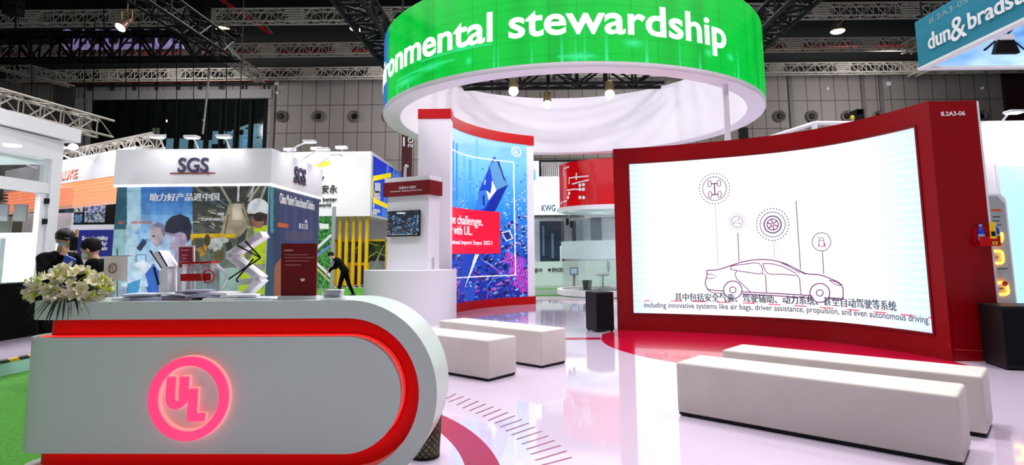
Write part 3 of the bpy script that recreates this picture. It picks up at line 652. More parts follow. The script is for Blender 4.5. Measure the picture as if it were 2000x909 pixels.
for P in ([(147,118),(184,116)], [(150,183),(188,181)], [(166,117),(169,182)]): stroke(g, scr, H(Z7(P)), W*1.2, D, 0)
stroke(g, scr, H(rrect(797, 466, 14, 26)), W*.7, D, 1); stroke(g, scr, H(Z7([(784,455),(811,455)])), W*.6, D, 1); stroke(g, scr, H(Z7([(772,430),(780,440)])), W*.6, D, 1); stroke(g, scr, H(Z7([(815,470),(818,495)])), W, D, 3); stroke(g, scr, H(Z7([(775,478),(783,492)])), W*.7, D, 3)
g.build('icon_drawing', VM, wallt); g = MB()
for a, b in ((1258,1268),(1310,1332),(1352,1378),(1400,1425),(1450,1474),(1500,1524),(1550,1574),(1600,1626),(1652,1676),(1704,1728),(1756,1782),(1810,1823)):
    f0 = 588+(a-1240)**2/(580**2)*34; f1 = 588+(b-1240)**2/(580**2)*34; stroke(g, scr, H([(a, f0), (b, f1)]), .016, D, 3)
g.build('red_dash', VM, wallt)
SUBO = mat('subtitle_ink', rgb(60, 72, 92), .5, emit=rgb(60, 72, 92), es=.5)
def sub(body, P, h, bold, d, m, nm):
    """text along a gently curving row of the screen; P = ((x,y left),(x,y right)) baseline pixels"""
    v, f = glyphs(body, bold, 0.); (ul, zl), (ur, zr) = scr.hit(*P[0]), scr.hit(*P[1]); lo, hi = v.min(0), v.max(0); g = MB()
    k = (ur-ul)/(hi[0]-lo[0]); g.add([scr.pt(ul+(q[0]-lo[0])*k, zl+(zr-zl)*(q[0]-lo[0])/(hi[0]-lo[0])+q[1]*h, d) for q in v], f); g.build(nm, m, wallt)
C1 = '其中包括安全气囊、驾驶辅助、动力系统、甚至自动驾驶等系统'; E1 = 'including innovative systems like air bags, driver assistance, propulsion, and even autonomous driving'
for k, dx in ((0, 0), (1, 1.2)): sub(C1, ((1318+dx, 587), (1748+dx, 607)), .155, 0., -.022-.001*k, SUBO, 'subtitle')
sub(E1, ((1258, 601), (1811, 632)), .135, .012, -.022, SUBO, 'subtitle')
# end tower of the screen wall
g = MB(); g.prism([(5.40, 7.715), (6.0, 7.66), (6.06, 8.3), (5.45, 8.35)], 0, 3.39); tow = g.build('end_tower', REDW, wallt)
g = MB(); g.prism([(6.002, 7.66), (6.03, 7.66), (6.09, 8.3), (6.062, 8.3)], 0, 3.38); g.build('tower_edge', SATIN, tow)
twf = Flat((5.40, 7.715), (.6, -.055))
g = MB(); text_px(g, '8.2A3-06', twf, 1838, 227, 1884, 217, .012, .004); g.build('stand_number', TEXTW, tow)
g = MB(); stroke(g, twf, [twf.hit(1850, 671), twf.hit(1862, 682), twf.hit(1880, 684), twf.hit(1948, 687)], .008, .004); g.build('kick_line', mat('pale_red_edge', rgb(210, 70, 70), .4), tow)

# bottles in a red wall holder on the tower
hp = twf.hit(1923, 459)
t = thing('bottle_holder', 'red holder with yellow card fixed to the red tower edge', 'holder', twf.pt(hp[0], hp[1], .0))
ub_ = [twf.hit(x, 482)[0] for x in (1904, 1944)]; zz = [twf.hit(1920, y)[1] for y in (481, 440)]
def tb(g, u0, u1, z0, z1, d0, d1): g.loft([[tuple(twf.pt(u, z, d)) for u, z in ((u0, z0), (u1, z0), (u1, z1), (u0, z1))] for d in (d0, d1)])
g = MB(); tb(g, ub_[0], ub_[1], zz[0], zz[0]+.02, .0, .11); tb(g, ub_[0], ub_[1], zz[0], zz[1]-.03, .0, .015); tb(g, ub_[0], ub_[1], zz[0], zz[0]+.12, .1, .112); g.build('tray', RED, t)
g = MB(); c = [twf.hit(x, 460)[0] for x in (1922, 1934)]; tb(g, c[0], c[1], twf.hit(1928, 467)[1], twf.hit(1928, 435)[1], .113, .118); tb(g, c[0]+.02, c[1], zz[0]+.015, zz[0]+.055, .113, .118); g.build('yellow_card', mat('yellow_card', rgb(240, 205, 20), .5), t)
g = MB(); tb(g, c[0]+.012, c[1]-.012, twf.hit(1928, 462)[1], twf.hit(1928, 453)[1], .1185, .1195); tb(g, c[0]+.035, c[1]-.02, zz[0]+.025, zz[0]+.045, .1185, .1195); g.build('card_print', BLACK, t)
for px, lb in ((1911, 'blue bottle standing in the red holder, left of its yellow card'), (1940, 'blue bottle standing in the red holder, right of its yellow card')):
    u = twf.hit(px, 460)[0]; q = twf.pt(u, zz[0]+.022, .058); b = thing('blue_bottle', lb, 'bottle', q)
    g = MB(); g.lathe(q, [(.03, 0), (.036, .01), (.036, .17), (.028, .2), (.016, .215), (.016, .225)], 16); g.build('body', mat('blue_plastic', rgb(20, 60, 190), .25), b, True)
    g = MB(); g.lathe(q+np.array([0, 0, .222]), [(.02, 0), (.02, .03), (.012, .035)], 12); g.build('cap', mat('blue_cap', rgb(120, 150, 230), .3), b, True)
    g = MB(); g.lathe(q+np.array([0, 0, .05]), [(.0365, 0), (.0367, .08)], 16); g.build('label', mat('pale_blue_label', rgb(150, 180, 230), .4), b, True)

# ================================================================ BENCHES
BW, BH = .489, .451
def bench(nm, x, y, yaw, L, label):
    M = Matrix.Translation((x, y, 0)) @ Matrix.Rotation(yaw, 4, 'Z'); t = thing('bench', label, 'bench', (x, y, 0), 'white leather benches')
    g = MB(); g.box((-L/2, 0, .028), (L/2, BW, BH), M=M); g.build('cushion', LEATHER, t, True, .022, 4)
    g = MB()
    for i in (-1, 1):
        for j in (.05, BW-.05): g.box((i*(L/2-.06)-.035, j-.035, 0), (i*(L/2-.06)+.035, j+.035, .03), M=M)
    g.box((-L/2+.012, .012, .012), (L/2-.012, BW-.012, .03), M=M); g.build('base', BLACK, t)
    return t
bench('A', 2.05175, 4.6617, -.71475, 2.0208, 'long white leather bench nearest the viewer, right foreground')
bench('B', 2.66634, 5.27548, -.73044, 2.0454, 'long white leather bench between the nearest right bench and the red floor')
bench('C', -.4495-math.cos(-.68)*1.01, 6.746-math.sin(-.68)*1.01, -.68, 2.02, 'white leather bench partly hidden by the reception counter end')
bench('D', -.5809, 8.17394, -.7445, 2.0137, 'white leather bench just behind the one beside the counter end')

# ================================================================ SPEAKERS ON THE FLOOR, BIN
def subwoofer(o, a, b, la, lb, h, label):
    t = thing('subwoofer', label, 'speaker', (*o, 0)); g = MB(); g.obox(o, a, b, la, lb, .02, h); g.build('cabinet', BLACK, t, bevel=.012)
    g = MB(); o2 = np.array(o)+np.array(a)*.03-np.array(b)*.008; g.obox(o2, a, b, la-.06, .012, .06, h-.04); g.build('grille', SPKR, t)
    g = MB()
    for i in (.04, la-.04):
        for j in (.04, lb-.04): q = np.array(o)+np.array(a)*i+np.array(b)*j; g.lathe((*q, 0), [(.025, 0), (.025, .022)], 10)
    g.build('foot', BLACK, t)
K0 = fl(1166, 650); sa = np.array([.93, .36]); sa /= np.linalg.norm(sa); sb = np.array([-sa[1], sa[0]])
subwoofer(K0[:2], tuple(sa), tuple(sb), .36, .44, .71, 'black subwoofer on the floor left of the red screen wall')
K1 = fl(1966, 724); sa = np.array([.97, -.2]); sa /= np.linalg.norm(sa); sb = np.array([-sa[1], sa[0]])
subwoofer(K1[:2], tuple(sa), tuple(sb), .6, .5, .74, 'black subwoofer on the floor beside the red tower, right edge')
q = np.array([-.735, 4.33, 0]); t = thing('waste_bin', 'patterned olive and black waste bin tucked behind the counter end', 'bin', q)
bm_ = mat('olive_lattice', rgb(90, 92, 40), .6); n, l, p = nodes(bm_); tc = n.new('ShaderNodeTexCoord'); mp = n.new('ShaderNodeMapping'); ck = n.new('ShaderNodeTexBrick'); l.new(tc.outputs['UV'], mp.inputs['Vector'])
mp.inputs['Rotation'].default_value = (0, 0, R_(45)); ck.offset = 0; ck.inputs['Scale'].default_value = 1; ck.inputs['Brick Width'].default_value = .032; ck.inputs['Row Height'].default_value = .032; ck.inputs['Mortar Size'].default_value = .006
ck.inputs['Color1'].default_value = (*rgb(120, 122, 50), 1); ck.inputs['Color2'].default_value = (*rgb(70, 70, 36), 1); ck.inputs['Mortar'].default_value = (*rgb(14, 14, 10), 1); l.new(mp.outputs['Vector'], ck.inputs['Vector']); l.new(ck.outputs['Color'], p.inputs['Base Color'])
g = MB(); g.lathe(q, [(.095, 0), (.1, .006), (.118, .34), (.112, .34), (.095, .02), (.01, .015)], 40); o = g.build('body', bm_, t, True)
me = o.data; uv = me.uv_layers.new(name='UVMap')
for lp in me.loops: c = me.vertices[lp.vertex_index].co; uv.data[lp.index].uv = ((math.atan2(c.y, c.x) % (2*math.pi))*.11, c.z)
g = MB(); g.lathe(q, [(.097, .0), (.1015, .0), (.1025, .02), (.098, .02)], 40); g.build('base_rim', BLACK, t, True)
g = MB(); prof = []
rings = []
for k, (r, z) in enumerate(((.113, .29), (.121, .33), (.117, .345), (.108, .33))):
    rings.append([(q[0]+(r+.004*math.sin(5*a))*math.cos(a), q[1]+(r+.004*math.sin(5*a))*math.sin(a), z+(.02*math.sin(3*a+1)+.045*max(0, math.cos(a-.0))**6 if k in (1, 2) else -.02*math.sin(4*a))) for a in np.linspace(0, 2*math.pi, 41)[:-1]])
g.loft(rings, caps=False); g.build('bin_liner', mat('black_liner', rgb(20, 18, 24), .3), t, True)

# ================================================================ CURVED POSTER WALL AND TOWER
PC = np.array([1.912, 13.696]); PR = 3.884
pw = Curved([(PC[0]+PR*math.cos(R_(a)), PC[1]+PR*math.sin(R_(a))) for a in np.linspace(172.6, 116.2, 80)])
post = thing('poster_wall', 'curved white wall with blue city poster between red bands', 'poster wall', (*pw.P[50], 0))
PL = pw.L[-1]; zt = pw.hit(1034, 265)[1]; zb1 = pw.hit(1034, 279)[1]; zlo = pw.hit(1030, 579.8)[1]
g = MB(); pw.slab(g, 0, PL, 0, 4.86, 0, -.22, 50); g.build('wall_panel', SATIN, post, True)
g = MB(); pw.slab(g, 0, PL, 4.62, 4.9, .03, -.24, 50); g.build('top_band', RED, post, True)
g = MB(); pw.slab(g, 0, PL+.03, 0.0, .215, .045, -.24, 50); g.build('bottom_band', RED, post, True)
cv = Canvas(840, 225, 1045, 610, 1.6, (120, 200, 245))
cv.grad(840, 225, 1045, 330, (205, 235, 250), (120, 205, 248)); cv.grad(840, 330, 1045, 430, (120, 205, 248), (30, 130, 225)); cv.grad(840, 430, 1045, 520, (30, 130, 225), (18, 60, 190)); cv.grad(840, 520, 1045, 610, (18, 60, 190), (20, 20, 140))
for x, y, rx, ry, al in ((930,290,40,14,.35),(1000,300,40,16,.3),(950,318,70,10,.25),(985,292,20,8,.3),(900,285,22,8,.3)): cv.ell(x, y, rx, ry, (110, 180, 225), al, soft=.5)
for x0, x1, y0, c in ((882,887,275,(30,120,215)),(890,894,280,(40,130,220)),(928,934,272,(110,195,235)),(905,908,300,(90,180,235)),(916,921,312,(70,165,235))): cv.rect(x0, y0, x1, 392, c, .75)
nz = cv.noise(2.2, 1); nb = cv.noise(6, 2); dep = np.clip((cv.Y-320)/160, 0, 1)
cv.mix((nz < .25)*np.clip((cv.Y-430)/80, 0, 1), (10, 30, 140), .5); cv.mix((nb > .68)*dep, (40, 160, 240), .4)
r = random.Random(21)
def block(x, y, w, h, dx, top, side, q_=.6): cv.poly([(x, y), (x+w, y-w*.35), (x+w+dx, y-w*.35+w*.5), (x+dx, y+w*.5)], top, .95); cv.poly([(x, y), (x+dx, y+w*.5), (x+dx, y+w*.5+h), (x, y+h)], side, .95); cv.poly([(x+dx, y+w*.5), (x+w+dx, y+w*.15), (x+w+dx, y+w*.15+h), (x+dx, y+w*.5+h)], tuple(int(c*q_) for c in side), .95)
for k in range(330):
    y = 318+(k/330)**.8*270; x = r.uniform(868, 1036); f = (y-310)/260; w = 1.5+6*f*r.uniform(.4, 1.1)
    if f < .42: pal = (((186, 232, 252), (70, 165, 235)), ((120, 200, 246), (36, 120, 222)), ((232, 246, 254), (96, 180, 238)))
    else: pal = (((70, 150, 240), (22, 50, 180)), ((36, 86, 215), (14, 30, 130)), ((150, 200, 250), (30, 70, 200)), ((190, 120, 235), (60, 30, 150)), ((24, 48, 160), (10, 18, 96)))
    t_, s_ = r.choice(pal)
    if f < .42: t_, s_ = tuple(int(c*.6+q*.4) for c, q in zip(t_, (110, 195, 244))), tuple(int(c*.55+q*.45) for c, q in zip(s_, (80, 170, 238)))
    block(x, y, w, w*r.uniform(.4, 2.2)*(1.6-f), w*.3, t_, s_, .92 if f < .42 else .62)
for k in range(70):
    t = k/70; x = 985+r.uniform(0, 48); y = 372+r.uniform(0, 110); cv.rect(x, y, x+3.2, y+2.4, (205, 236, 252), .7)
cv.mix((cv.noise(1.6, 5) > .88)*np.clip((cv.Y-330)/80, 0, 1), (245, 240, 255), .8)
nm = cv.noise(4, 9); cv.mix((nm > .8)*np.clip((cv.Y-500)/50, 0, 1), (230, 60, 170), .8)
r = random.Random(3)
for k in range(46):
    x, y = r.uniform(880, 1035), r.uniform(440, 588); a = r.choice((.55, -.8, .6)); L = r.uniform(5, 24); cv.line([(x, y), (x+L*math.cos(a), y+L*math.sin(a))], r.uniform(.7, 1.6), r.choice(((235, 225, 255), (120, 200, 255), (235, 90, 190), (10, 20, 110), (235, 120, 170))), .85)
for k in range(9):
    for j in range(3): x, y = 990+k*4.5+j*9, 492+k*2+j*24; cv.line([(x, y), (x-5, y+18)], 3, (235, 60, 200), .85)
Z3 = lambda P: [(870+x*.22, 220+y*.22) for x, y in P]
cv.poly(Z3([(430,390),(445,400),(555,640),(440,880),(262,880),(300,690)]), (24, 70, 205)); cv.poly(Z3([(445,405),(525,600),(555,640),(460,690),(415,590),(395,480)]), (96, 160, 215)); cv.poly(Z3([(460,430),(475,430),(530,600),(520,600)]), (14, 30, 120))
cv.poly(Z3([(415,600),(455,690),(385,780),(360,690),(400,720)]), (236, 244, 252)); cv.poly(Z3([(300,700),(360,690),(385,780),(345,850),(290,870),(265,850)]), (60, 130, 230)); cv.poly(Z3([(455,690),(555,640),(440,880),(345,880)]), (20, 44, 165)); cv.poly(Z3([(330,740),(345,730),(350,820),(335,830)]), (15, 30, 110)); cv.poly(Z3([(350,600),(358,590),(352,640),(343,640)]), (240, 245, 255))
Z4 = lambda P: [(870+x*.242, 400+y*.242) for x, y in P]
cv.poly(Z4([(145,395),(265,395),(150,690),(105,760)]), (26, 66, 190)); cv.poly(Z4([(240,400),(272,400),(150,690)]), (235, 240, 252)); cv.poly(Z4([(150,690),(240,650),(230,780),(160,780)]), (34, 80, 200)); cv.poly(Z4([(450,225),(520,205),(548,275),(490,300)]), (235, 238, 252)); cv.poly(Z4([(462,232),(512,216),(536,270),(494,288)]), (24, 40, 130))
cv.line([(878, 289), (890, 296), (905, 302), (925, 307), (950, 311), (975, 314), (1003, 317)], 2.2, (255, 255, 255)); cv.line([(1003, 317), (1007, 538)], 2.4, (255, 255, 255)); cv.line([(1007, 538), (960, 539.5), (925, 541), (880, 544)], 2.2, (255, 255, 255))
e0 = pw.hit(878, 300)[0]; e1 = pw.hit(1029.5, 400)[0]
picture('poster_print', pw, 0.02, e1, .215, 4.62, 230, 330, cv, printed('backlit_poster', .62, .35, .45), post, .004)
uL = [pw.hit(1008, 297), pw.hit(1008, 306)]; rr_ = uL[0][1]-uL[1][1]; rx_ = abs(pw.hit(1017, 297)[0]-uL[0][0])
WL = mat('white_backlit', rgb(245, 248, 252), .4, emit=(.9, .94, 1), es=.6)
g = MB(); stroke(g, pw, [(uL[0][0]+rx_*math.cos(a), uL[0][1]+rr_*math.sin(a)) for a in np.linspace(0, 2*math.pi, 33)], .028, .012); stroke(g, pw, [(uL[0][0]-rx_*.5, uL[0][1]+rr_*.5), (uL[0][0]-rx_*.5, uL[0][1]-.02), (uL[0][0]-rx_*.28, uL[0][1]-.07), (uL[0][0]-rx_*.05, uL[0][1]-.02), (uL[0][0]-rx_*.05, uL[0][1]+rr_*.5)], .026, .012); stroke(g, pw, [(uL[0][0]+rx_*.15, uL[0][1]+rr_*.2), (uL[0][0]+rx_*.15, uL[0][1]-rr_*.5), (uL[0][0]+rx_*.55, uL[0][1]-rr_*.5)], .026, .012)
g.build('emblem', WL, post)
b0, bz1 = pw.hit(976, 414.5); b1, bz0 = pw.hit(976, 495.5)
g = MB(); pw.slab(g, .05, b0, bz0, bz1, .006, .016, 30); tbx = g.build('text_box', mat('red_backlit_box', rgb(235, 10, 50), .4, emit=rgb(235, 10, 50), es=.55), post)
g = MB()
for body, x1, y0, y1, dx in (('Rise to the challenge.', 942, 447, 425, .0), ('Partner with UL.', 921, 460, 443, 0), ('China International Import Expo 2021', 960, 481, 471, 0)):
    (uR, zB) = pw.hit(x1, y0); zT = pw.hit(x1, y1)[1]; v, f = glyphs(body); wid = (v[:, 0].max()-v[:, 0].min())*(zT-zB)/(v[:, 1].max()-v[:, 1].min()); xl = {942: 879, 921: 879, 960: 879}[x1]
    frac = {942: .42, 921: .42, 960: .33}[x1]; uv_ = pw.hit(881, y0)[0]; uLft = uR-(uR-uv_)/(1-frac)
    g = MB(); put_text(g, body, lambda a, b, d: pw.pt(max(a, .0), b, .016+d), uLft, uR, zB, zT, .004, .006)
    g.build('lettering', mat('white_poster_letters', rgb(245, 240, 245), .4, emit=(.9, .85, .9), es=.5), tbx)

tw = thing('display_tower', 'slim white tower with a red cap, left of the blue city poster', 'tower', (-2.2, 14.1, 0))
x0 = aty(817, 260, 13.75)[0]; x1 = aty(880, 260, 13.75)[0]; zt = aty(848, 213, 13.75)[2]
g = MB(); g.box((x0, 13.75, 0), (x1, 14.15, zt-.24)); g.build('column', SATIN, tw)
g = MB(); g.box((x0-.012, 13.735, zt-.24), (x1+.012, 14.165, zt)); g.build('cap', RED, tw)

kiosk = thing('display_kiosk', 'white kiosk with a red sign band and curved base, before the slim tower', 'kiosk', (-2.4, 13., 0))
KK = np.array([-2.1, 12.55]); ka = np.array([-.905, .426]); ka /= np.linalg.norm(ka); kb = np.array([.426, .905]); kb /= np.linalg.norm(kb)
def kz(px, py, q): 
    # height on the vertical line over plan point q at pixel row py
    d = ray(px, py); k = math.hypot(*q)/math.hypot(d[0], d[1]); return CH+d[2]*k
zA, zB_ = kz(838, 351, KK), kz(838, 379.5, KK)
g = MB(); o = KK+ka*.06+kb*.06; g.obox(o, ka, kb, 1.1, .42, 0, zB_+.02); g.build('body', SATIN, kiosk)
g = MB(); g.obox(KK, ka, kb, 1.24, .5, zB_, zA); band = g.build('sign_band', DKRED, kiosk)
g = MB(); g.obox(KK+ka*.02+kb*.02, ka, kb, 1.2, .46, zA, zA+.1); g.build('top_slab', SATIN, kiosk)
kf = Flat(KK+ka*1.24, -ka)
g = MB(); text_px(g, '消费电子与医疗', kf, 779, 370.5, 813, 362.5, .0, .004); g.build('lettering', TEXTW, band); g = MB(); text_px(g, 'Consumer, Medical & Info.Tech.', kf, 762, 376.5, 825, 369.5, .02, .004); g.build('lettering', TEXTW, band)
bp = []
for s in np.linspace(0, 1, 20):
    a = R_(200+70*s); bp.append((-1.9+1.55*math.cos(a)*1.0, 13.35+1.0*math.sin(a)))
def bz(q, py): return kz(800, py, q)
base = [(-3.62, 13.5)]+[tuple(x) for x in smooth([(-3.62,13.1),(-3.2,12.55),(-2.6,12.25),(-2.1,12.2),(-1.72,12.42),(-1.62,12.62)], 24)]+[(-1.62, 13.5)]
g = MB(); g.prism(base, 0, kz(800, 529.5, (-2.3, 12.2))); g.build('curved_base', SATIN, kiosk, True)
g = MB(); kr = Flat(KK, kb); 
g.prism([tuple((KK+ka*.055+kb*(.2))), tuple((KK+ka*.055+kb*.3)), tuple((KK+ka*.058+kb*.3)), tuple((KK+ka*.058+kb*.2))], kz(865, 526, KK+kb*.25), kz(865, 503, KK+kb*.25)); g.build('access_panel', mat('panel_grey', rgb(190, 186, 195), .4), kiosk)
# television on the kiosk
kw = Flat(KK+ka*1.24+kb*.06, -ka)
tv = thing('television', 'black flat television with a dark blue picture on the white kiosk', 'television', kw.pt(*kw.hit(791, 437), .03))
ca, cb = kw.hit(760, 463), kw.hit(823.5, 410.5); tz0, tz1 = ca[1], cb[1]
g = MB(); g.loft([[tuple(kw.pt(u, z, d)) for u, z in ((ca[0], tz0), (cb[0], tz0), (cb[0], tz1), (ca[0], tz1))] for d in (.03, .075)]); g.build('housing', BLACK, tv, bevel=.006)
g = MB(); um = (ca[0]+cb[0])/2; g.loft([[tuple(kw.pt(u, z, d)) for u, z in ((um-.15, tz0+.1), (um+.15, tz0+.1), (um+.15, tz1-.1), (um-.15, tz1-.1))] for d in (.004, .03)]); g.build('mount', STEEL, tv)
cv = Canvas(755, 404, 828, 468, 2, (14, 22, 44)); nz = cv.noise(2.4, 3); ns = cv.noise(5, 8)
cv.mix((ns > .5)*1., (30, 66, 100), .7); cv.mix((nz > .66)*(ns > .35), (120, 170, 205), .8); cv.mix((cv.noise(3, 21) > .8)*(cv.Y > 435), (225, 90, 70), .8); cv.mix((cv.noise(1.8, 22) > .84)*1., (235, 240, 250), .8); cv.rect(755, 404, 828, 420, (10, 16, 30), .8); cv.rect(775, 415, 792, 418, (230, 235, 245)); cv.rect(765, 458, 815, 461, (210, 220, 235), .6)
picture('screen', kw, ca[0]+.015, cb[0]-.015, tz0+.03, tz1-.015, 100, 70, cv, printed('tv_picture', .7, .2, .2), tv, .077)

# ================================================================ THINGS ON THE COUNTER
TOP = 2*KR
class CP(Flat):
    def __init__(s, t): super().__init__(kp(0, 0, t), KD); s.t = t
    def pt(s, u, z, d=0.): return super().pt(u, max(z, TOP+.0008), d)
def ctop(px, t): u = CP(t).hit(px, 580)[0]; return np.array(kp(u, TOP, t))
# flowers
FW = mottle(mat('cream_petal', rgb(240, 238, 222), .6), rgb(244, 240, 222), rgb(226, 224, 176), 22); FY = mat('lime_bud', rgb(190, 205, 60), .6); FC = mat('yellow_centre', rgb(215, 190, 60), .6); LF = mat('dark_green_leaf', rgb(22, 44, 22), .45); LG2 = mat('fresh_green_leaf', rgb(92, 120, 42), .5)
bq = ctop(146, .16); bou = thing('flower_arrangement', 'low arrangement of cream flowers with dark spiky leaves on the left end of the counter', 'flowers', bq)
g = MB(); g.lathe(bq, [(.02, 0), (.09, 0), (.12, .06), (.11, .09), (.02, .1)], 24); g.build('bowl', mat('dark_bowl', rgb(30, 34, 28), .4), bou, True)
def petal(g, M, L, w, cup, mi=0, n=5):
    vs = []
    for i in range(n+1):
        t = i/n; ww = w*math.sin(math.pi*(.12+.86*t))**.8*.5; z = cup*t*t*L; x = L*t
        vs += [M @ Vector((x, -ww, z+ww*.35)), M @ Vector((x, 0, z)), M @ Vector((x, ww, z+ww*.35))]
    fs = []
    for i in range(n):
        a = 3*i; fs += [(a, a+1, a+4, a+3), (a+1, a+2, a+5, a+4)]
    g.add(vs, fs, mi)
def flower_mesh(kind):
    g = MB()
    spec = {0: ((6, .075, .05, .45), ), 1: ((6, .06, .055, .55), (5, .045, .05, 1.3), (4, .03, .04, 2.2)), 2: ((5, .042, .034, .2), )}[kind]
    for j, (n, L, w, cup) in enumerate(spec):
        for i in range(n):
            a = 2*math.pi*(i+.5*j)/n; M = Matrix.Rotation(a, 4, 'Z') @ Matrix.Translation((.004, 0, .004*j)) @ Matrix.Rotation(-.25-.25*j, 4, 'Y'); petal(g, M, L, w, cup)
    g.ball((0, 0, .012), (.011, .011, .012), 8, 1)
    if kind == 0:
        for i in range(5): a = i*1.25; g.tube([(0, 0, .01), (.012*math.cos(a), .012*math.sin(a), .045)], .0025, 4, 1)
    o = g.build('flower', [FW, FC], None, True); me = o.data; bpy.data.objects.remove(o); return me
FM = [flower_mesh(k) for k in range(3)]
def place(me, name, parent, p, d, s, spin):
    o = bpy.data.objects.new(name, me); COL.objects.link(o); o.parent = parent
    q = Vector((0, 0, 1)).rotation_difference(Vector(d).normalized()); o.matrix_local = Matrix.Translation(Vector(p)-Vector(parent_loc(parent))) @ q.to_matrix().to_4x4() @ Matrix.Rotation(spin, 4, 'Z') @ Matrix.Scale(s, 4); return o
r = random.Random(5)
bc = Vector(bq)+Vector((0, -.06, .075)); cnt = 0; pts = []
while cnt < 66:
    a, b = r.uniform(0, 2*math.pi), r.uniform(-.35, 1); d = Vector((math.cos(a)*math.sqrt(1-b*b), math.sin(a)*math.sqrt(1-b*b), b))
    p = bc+Vector((d.x*.225, d.y*.12, d.z*.13-.03*abs(d.x)))*r.uniform(.85, 1.08)
    if min([(p-q).length for q in pts] or [1]) < .035 or p.z < TOP-.03: continue
    if p.z < TOP+.02 and p.y > kp(0, 0, 0)[1]: continue
    pts.append(p); k = r.choice((0, 1, 2, 2, 0)); place(FM[k], 'flower', bou, p, d+Vector((0, -.45, .1)), r.uniform(.6, .9), r.uniform(0, 6)); cnt += 1
for k in range(16):
    a = r.uniform(2.4, 6.9); d = Vector((math.cos(a), math.sin(a)*.5, r.uniform(-.3, .8))).normalized(); p = bc+Vector((d.x*.275, d.y*.15-.01, max(d.z*.155, -.06)))
    g = MB(); g.ball(p, (.011, .011, .02), 8); g.tube([p-Vector((0, 0, .015)), bc+(p-bc)*.5], .003, 5); g.build('bud', FY, bou, True)
def blade(p0, d, L, w, droop, m):
    g = MB(); d = Vector(d).normalized(); s = d.cross(Vector((0, 0, 1))).normalized(); vs = []; n = 6
    for i in range(n+1):
        t = i/n; c = Vector(p0)+d*L*t+Vector((0, 0, -droop*t*t)); ww = w*math.sin(math.pi*min(.98, .15+.85*t))*.5
        vs += [c-s*ww, c+Vector((0, 0, -.002)), c+s*ww]
    fs = []
    for i in range(n): a = 3*i; fs += [(a, a+1, a+4, a+3), (a+1, a+2, a+5, a+4)]
    g.add(vs, fs); g.build('leaf', m, bou, True)
for k in range(15):
    q = -1+2*k/14+r.uniform(-.05, .05); blade(bc+Vector((.05+.1*q, -.10-.03*(1-q*q), -.045)), (q*.7+.1, -.42, -.2-.25*(1-abs(q))), r.uniform(.10, .145), .014, r.uniform(.05, .09), LF)
for k in range(22):
    a = r.uniform(0, 6.28); d = (math.cos(a), math.sin(a)*.6-.2, r.uniform(.0, .7)); p = bc+Vector((math.cos(a)*.15, math.sin(a)*.08, -.01)); blade(p, d, r.uniform(.10, .17), .03, .03, LG2 if k % 3 else LF)
blade(bc+Vector((.2, -.02, .0)), (1, -.1, .35), .16, .03, .02, LF); blade(bc+Vector((-.2, -.02, .0)), (-1, -.1, .1), .09, .014, .01, LF)

# small flag in a clear holder
c = CP(.24); t = thing('desk_flag', 'small white desk flag with a maroon round emblem, right of the flowers', 'flag', ctop(228, .24))
P = lambda x, y, d=0., cc=c: cc.pt(*cc.hit(x, y), d)
g = MB(); g.tube([P(229, 581), P(229, 486)], .004, 8); g.tube([P(203, 501), P(256, 500)], .0035, 6); g.build('pole', STEEL, t)
g = MB(); vs = []; fs = []
for i in range(13):
    for j in range(7):
        x = 206+46*i/12-(j/6)*1; y = 501+(43+6*(i/12))*j/6; vs.append(P(x, y, .012+.006*math.sin(i*.8)*j/6))
for i in range(12):
    for j in range(6): a = i*7+j; fs.append((a, a+7, a+8, a+1))
g.add(vs, fs); g.build('cloth', mat('white_flag_cloth', rgb(242, 236, 238), .7), t, True)
MAR = mat('maroon_print', rgb(128, 20, 40), .5)
g = MB(); u, z = c.hit(225, 524.5); stroke(g, c, [(u+.026*math.cos(a), z+.031*math.sin(a)) for a in np.linspace(0, 2*math.pi, 25)], .0065, .0235); put_text(g, 'U', lambda a, b, d: c.pt(a, b, .0235), u-.0145, u-.001, z-.003, z+.019, .02, .001, thick=False); put_text(g, 'L', lambda a, b, d: c.pt(a, b, .0235), u+.002, u+.0125, z-.02, z+.004, .02, .001, thick=False); g.build('emblem', MAR, t)
g = MB(); u, z = c.hit(228, 578); 
for a in (-.042, .042): g.loft([[tuple(c.pt(uu, zz_, d)) for uu, zz_ in ((u+a-.003, TOP), (u+a+.003, TOP), (u+a+.003, TOP+.105), (u+a-.003, TOP+.105))] for d in (-.035, .035)])
g.loft([[tuple(c.pt(uu, zz_, d)) for uu, zz_ in ((u-.045, TOP), (u+.045, TOP), (u+.045, TOP+.006), (u-.045, TOP+.006))] for d in (-.035, .035)]); g.build('acrylic_holder', ACRYL, t)

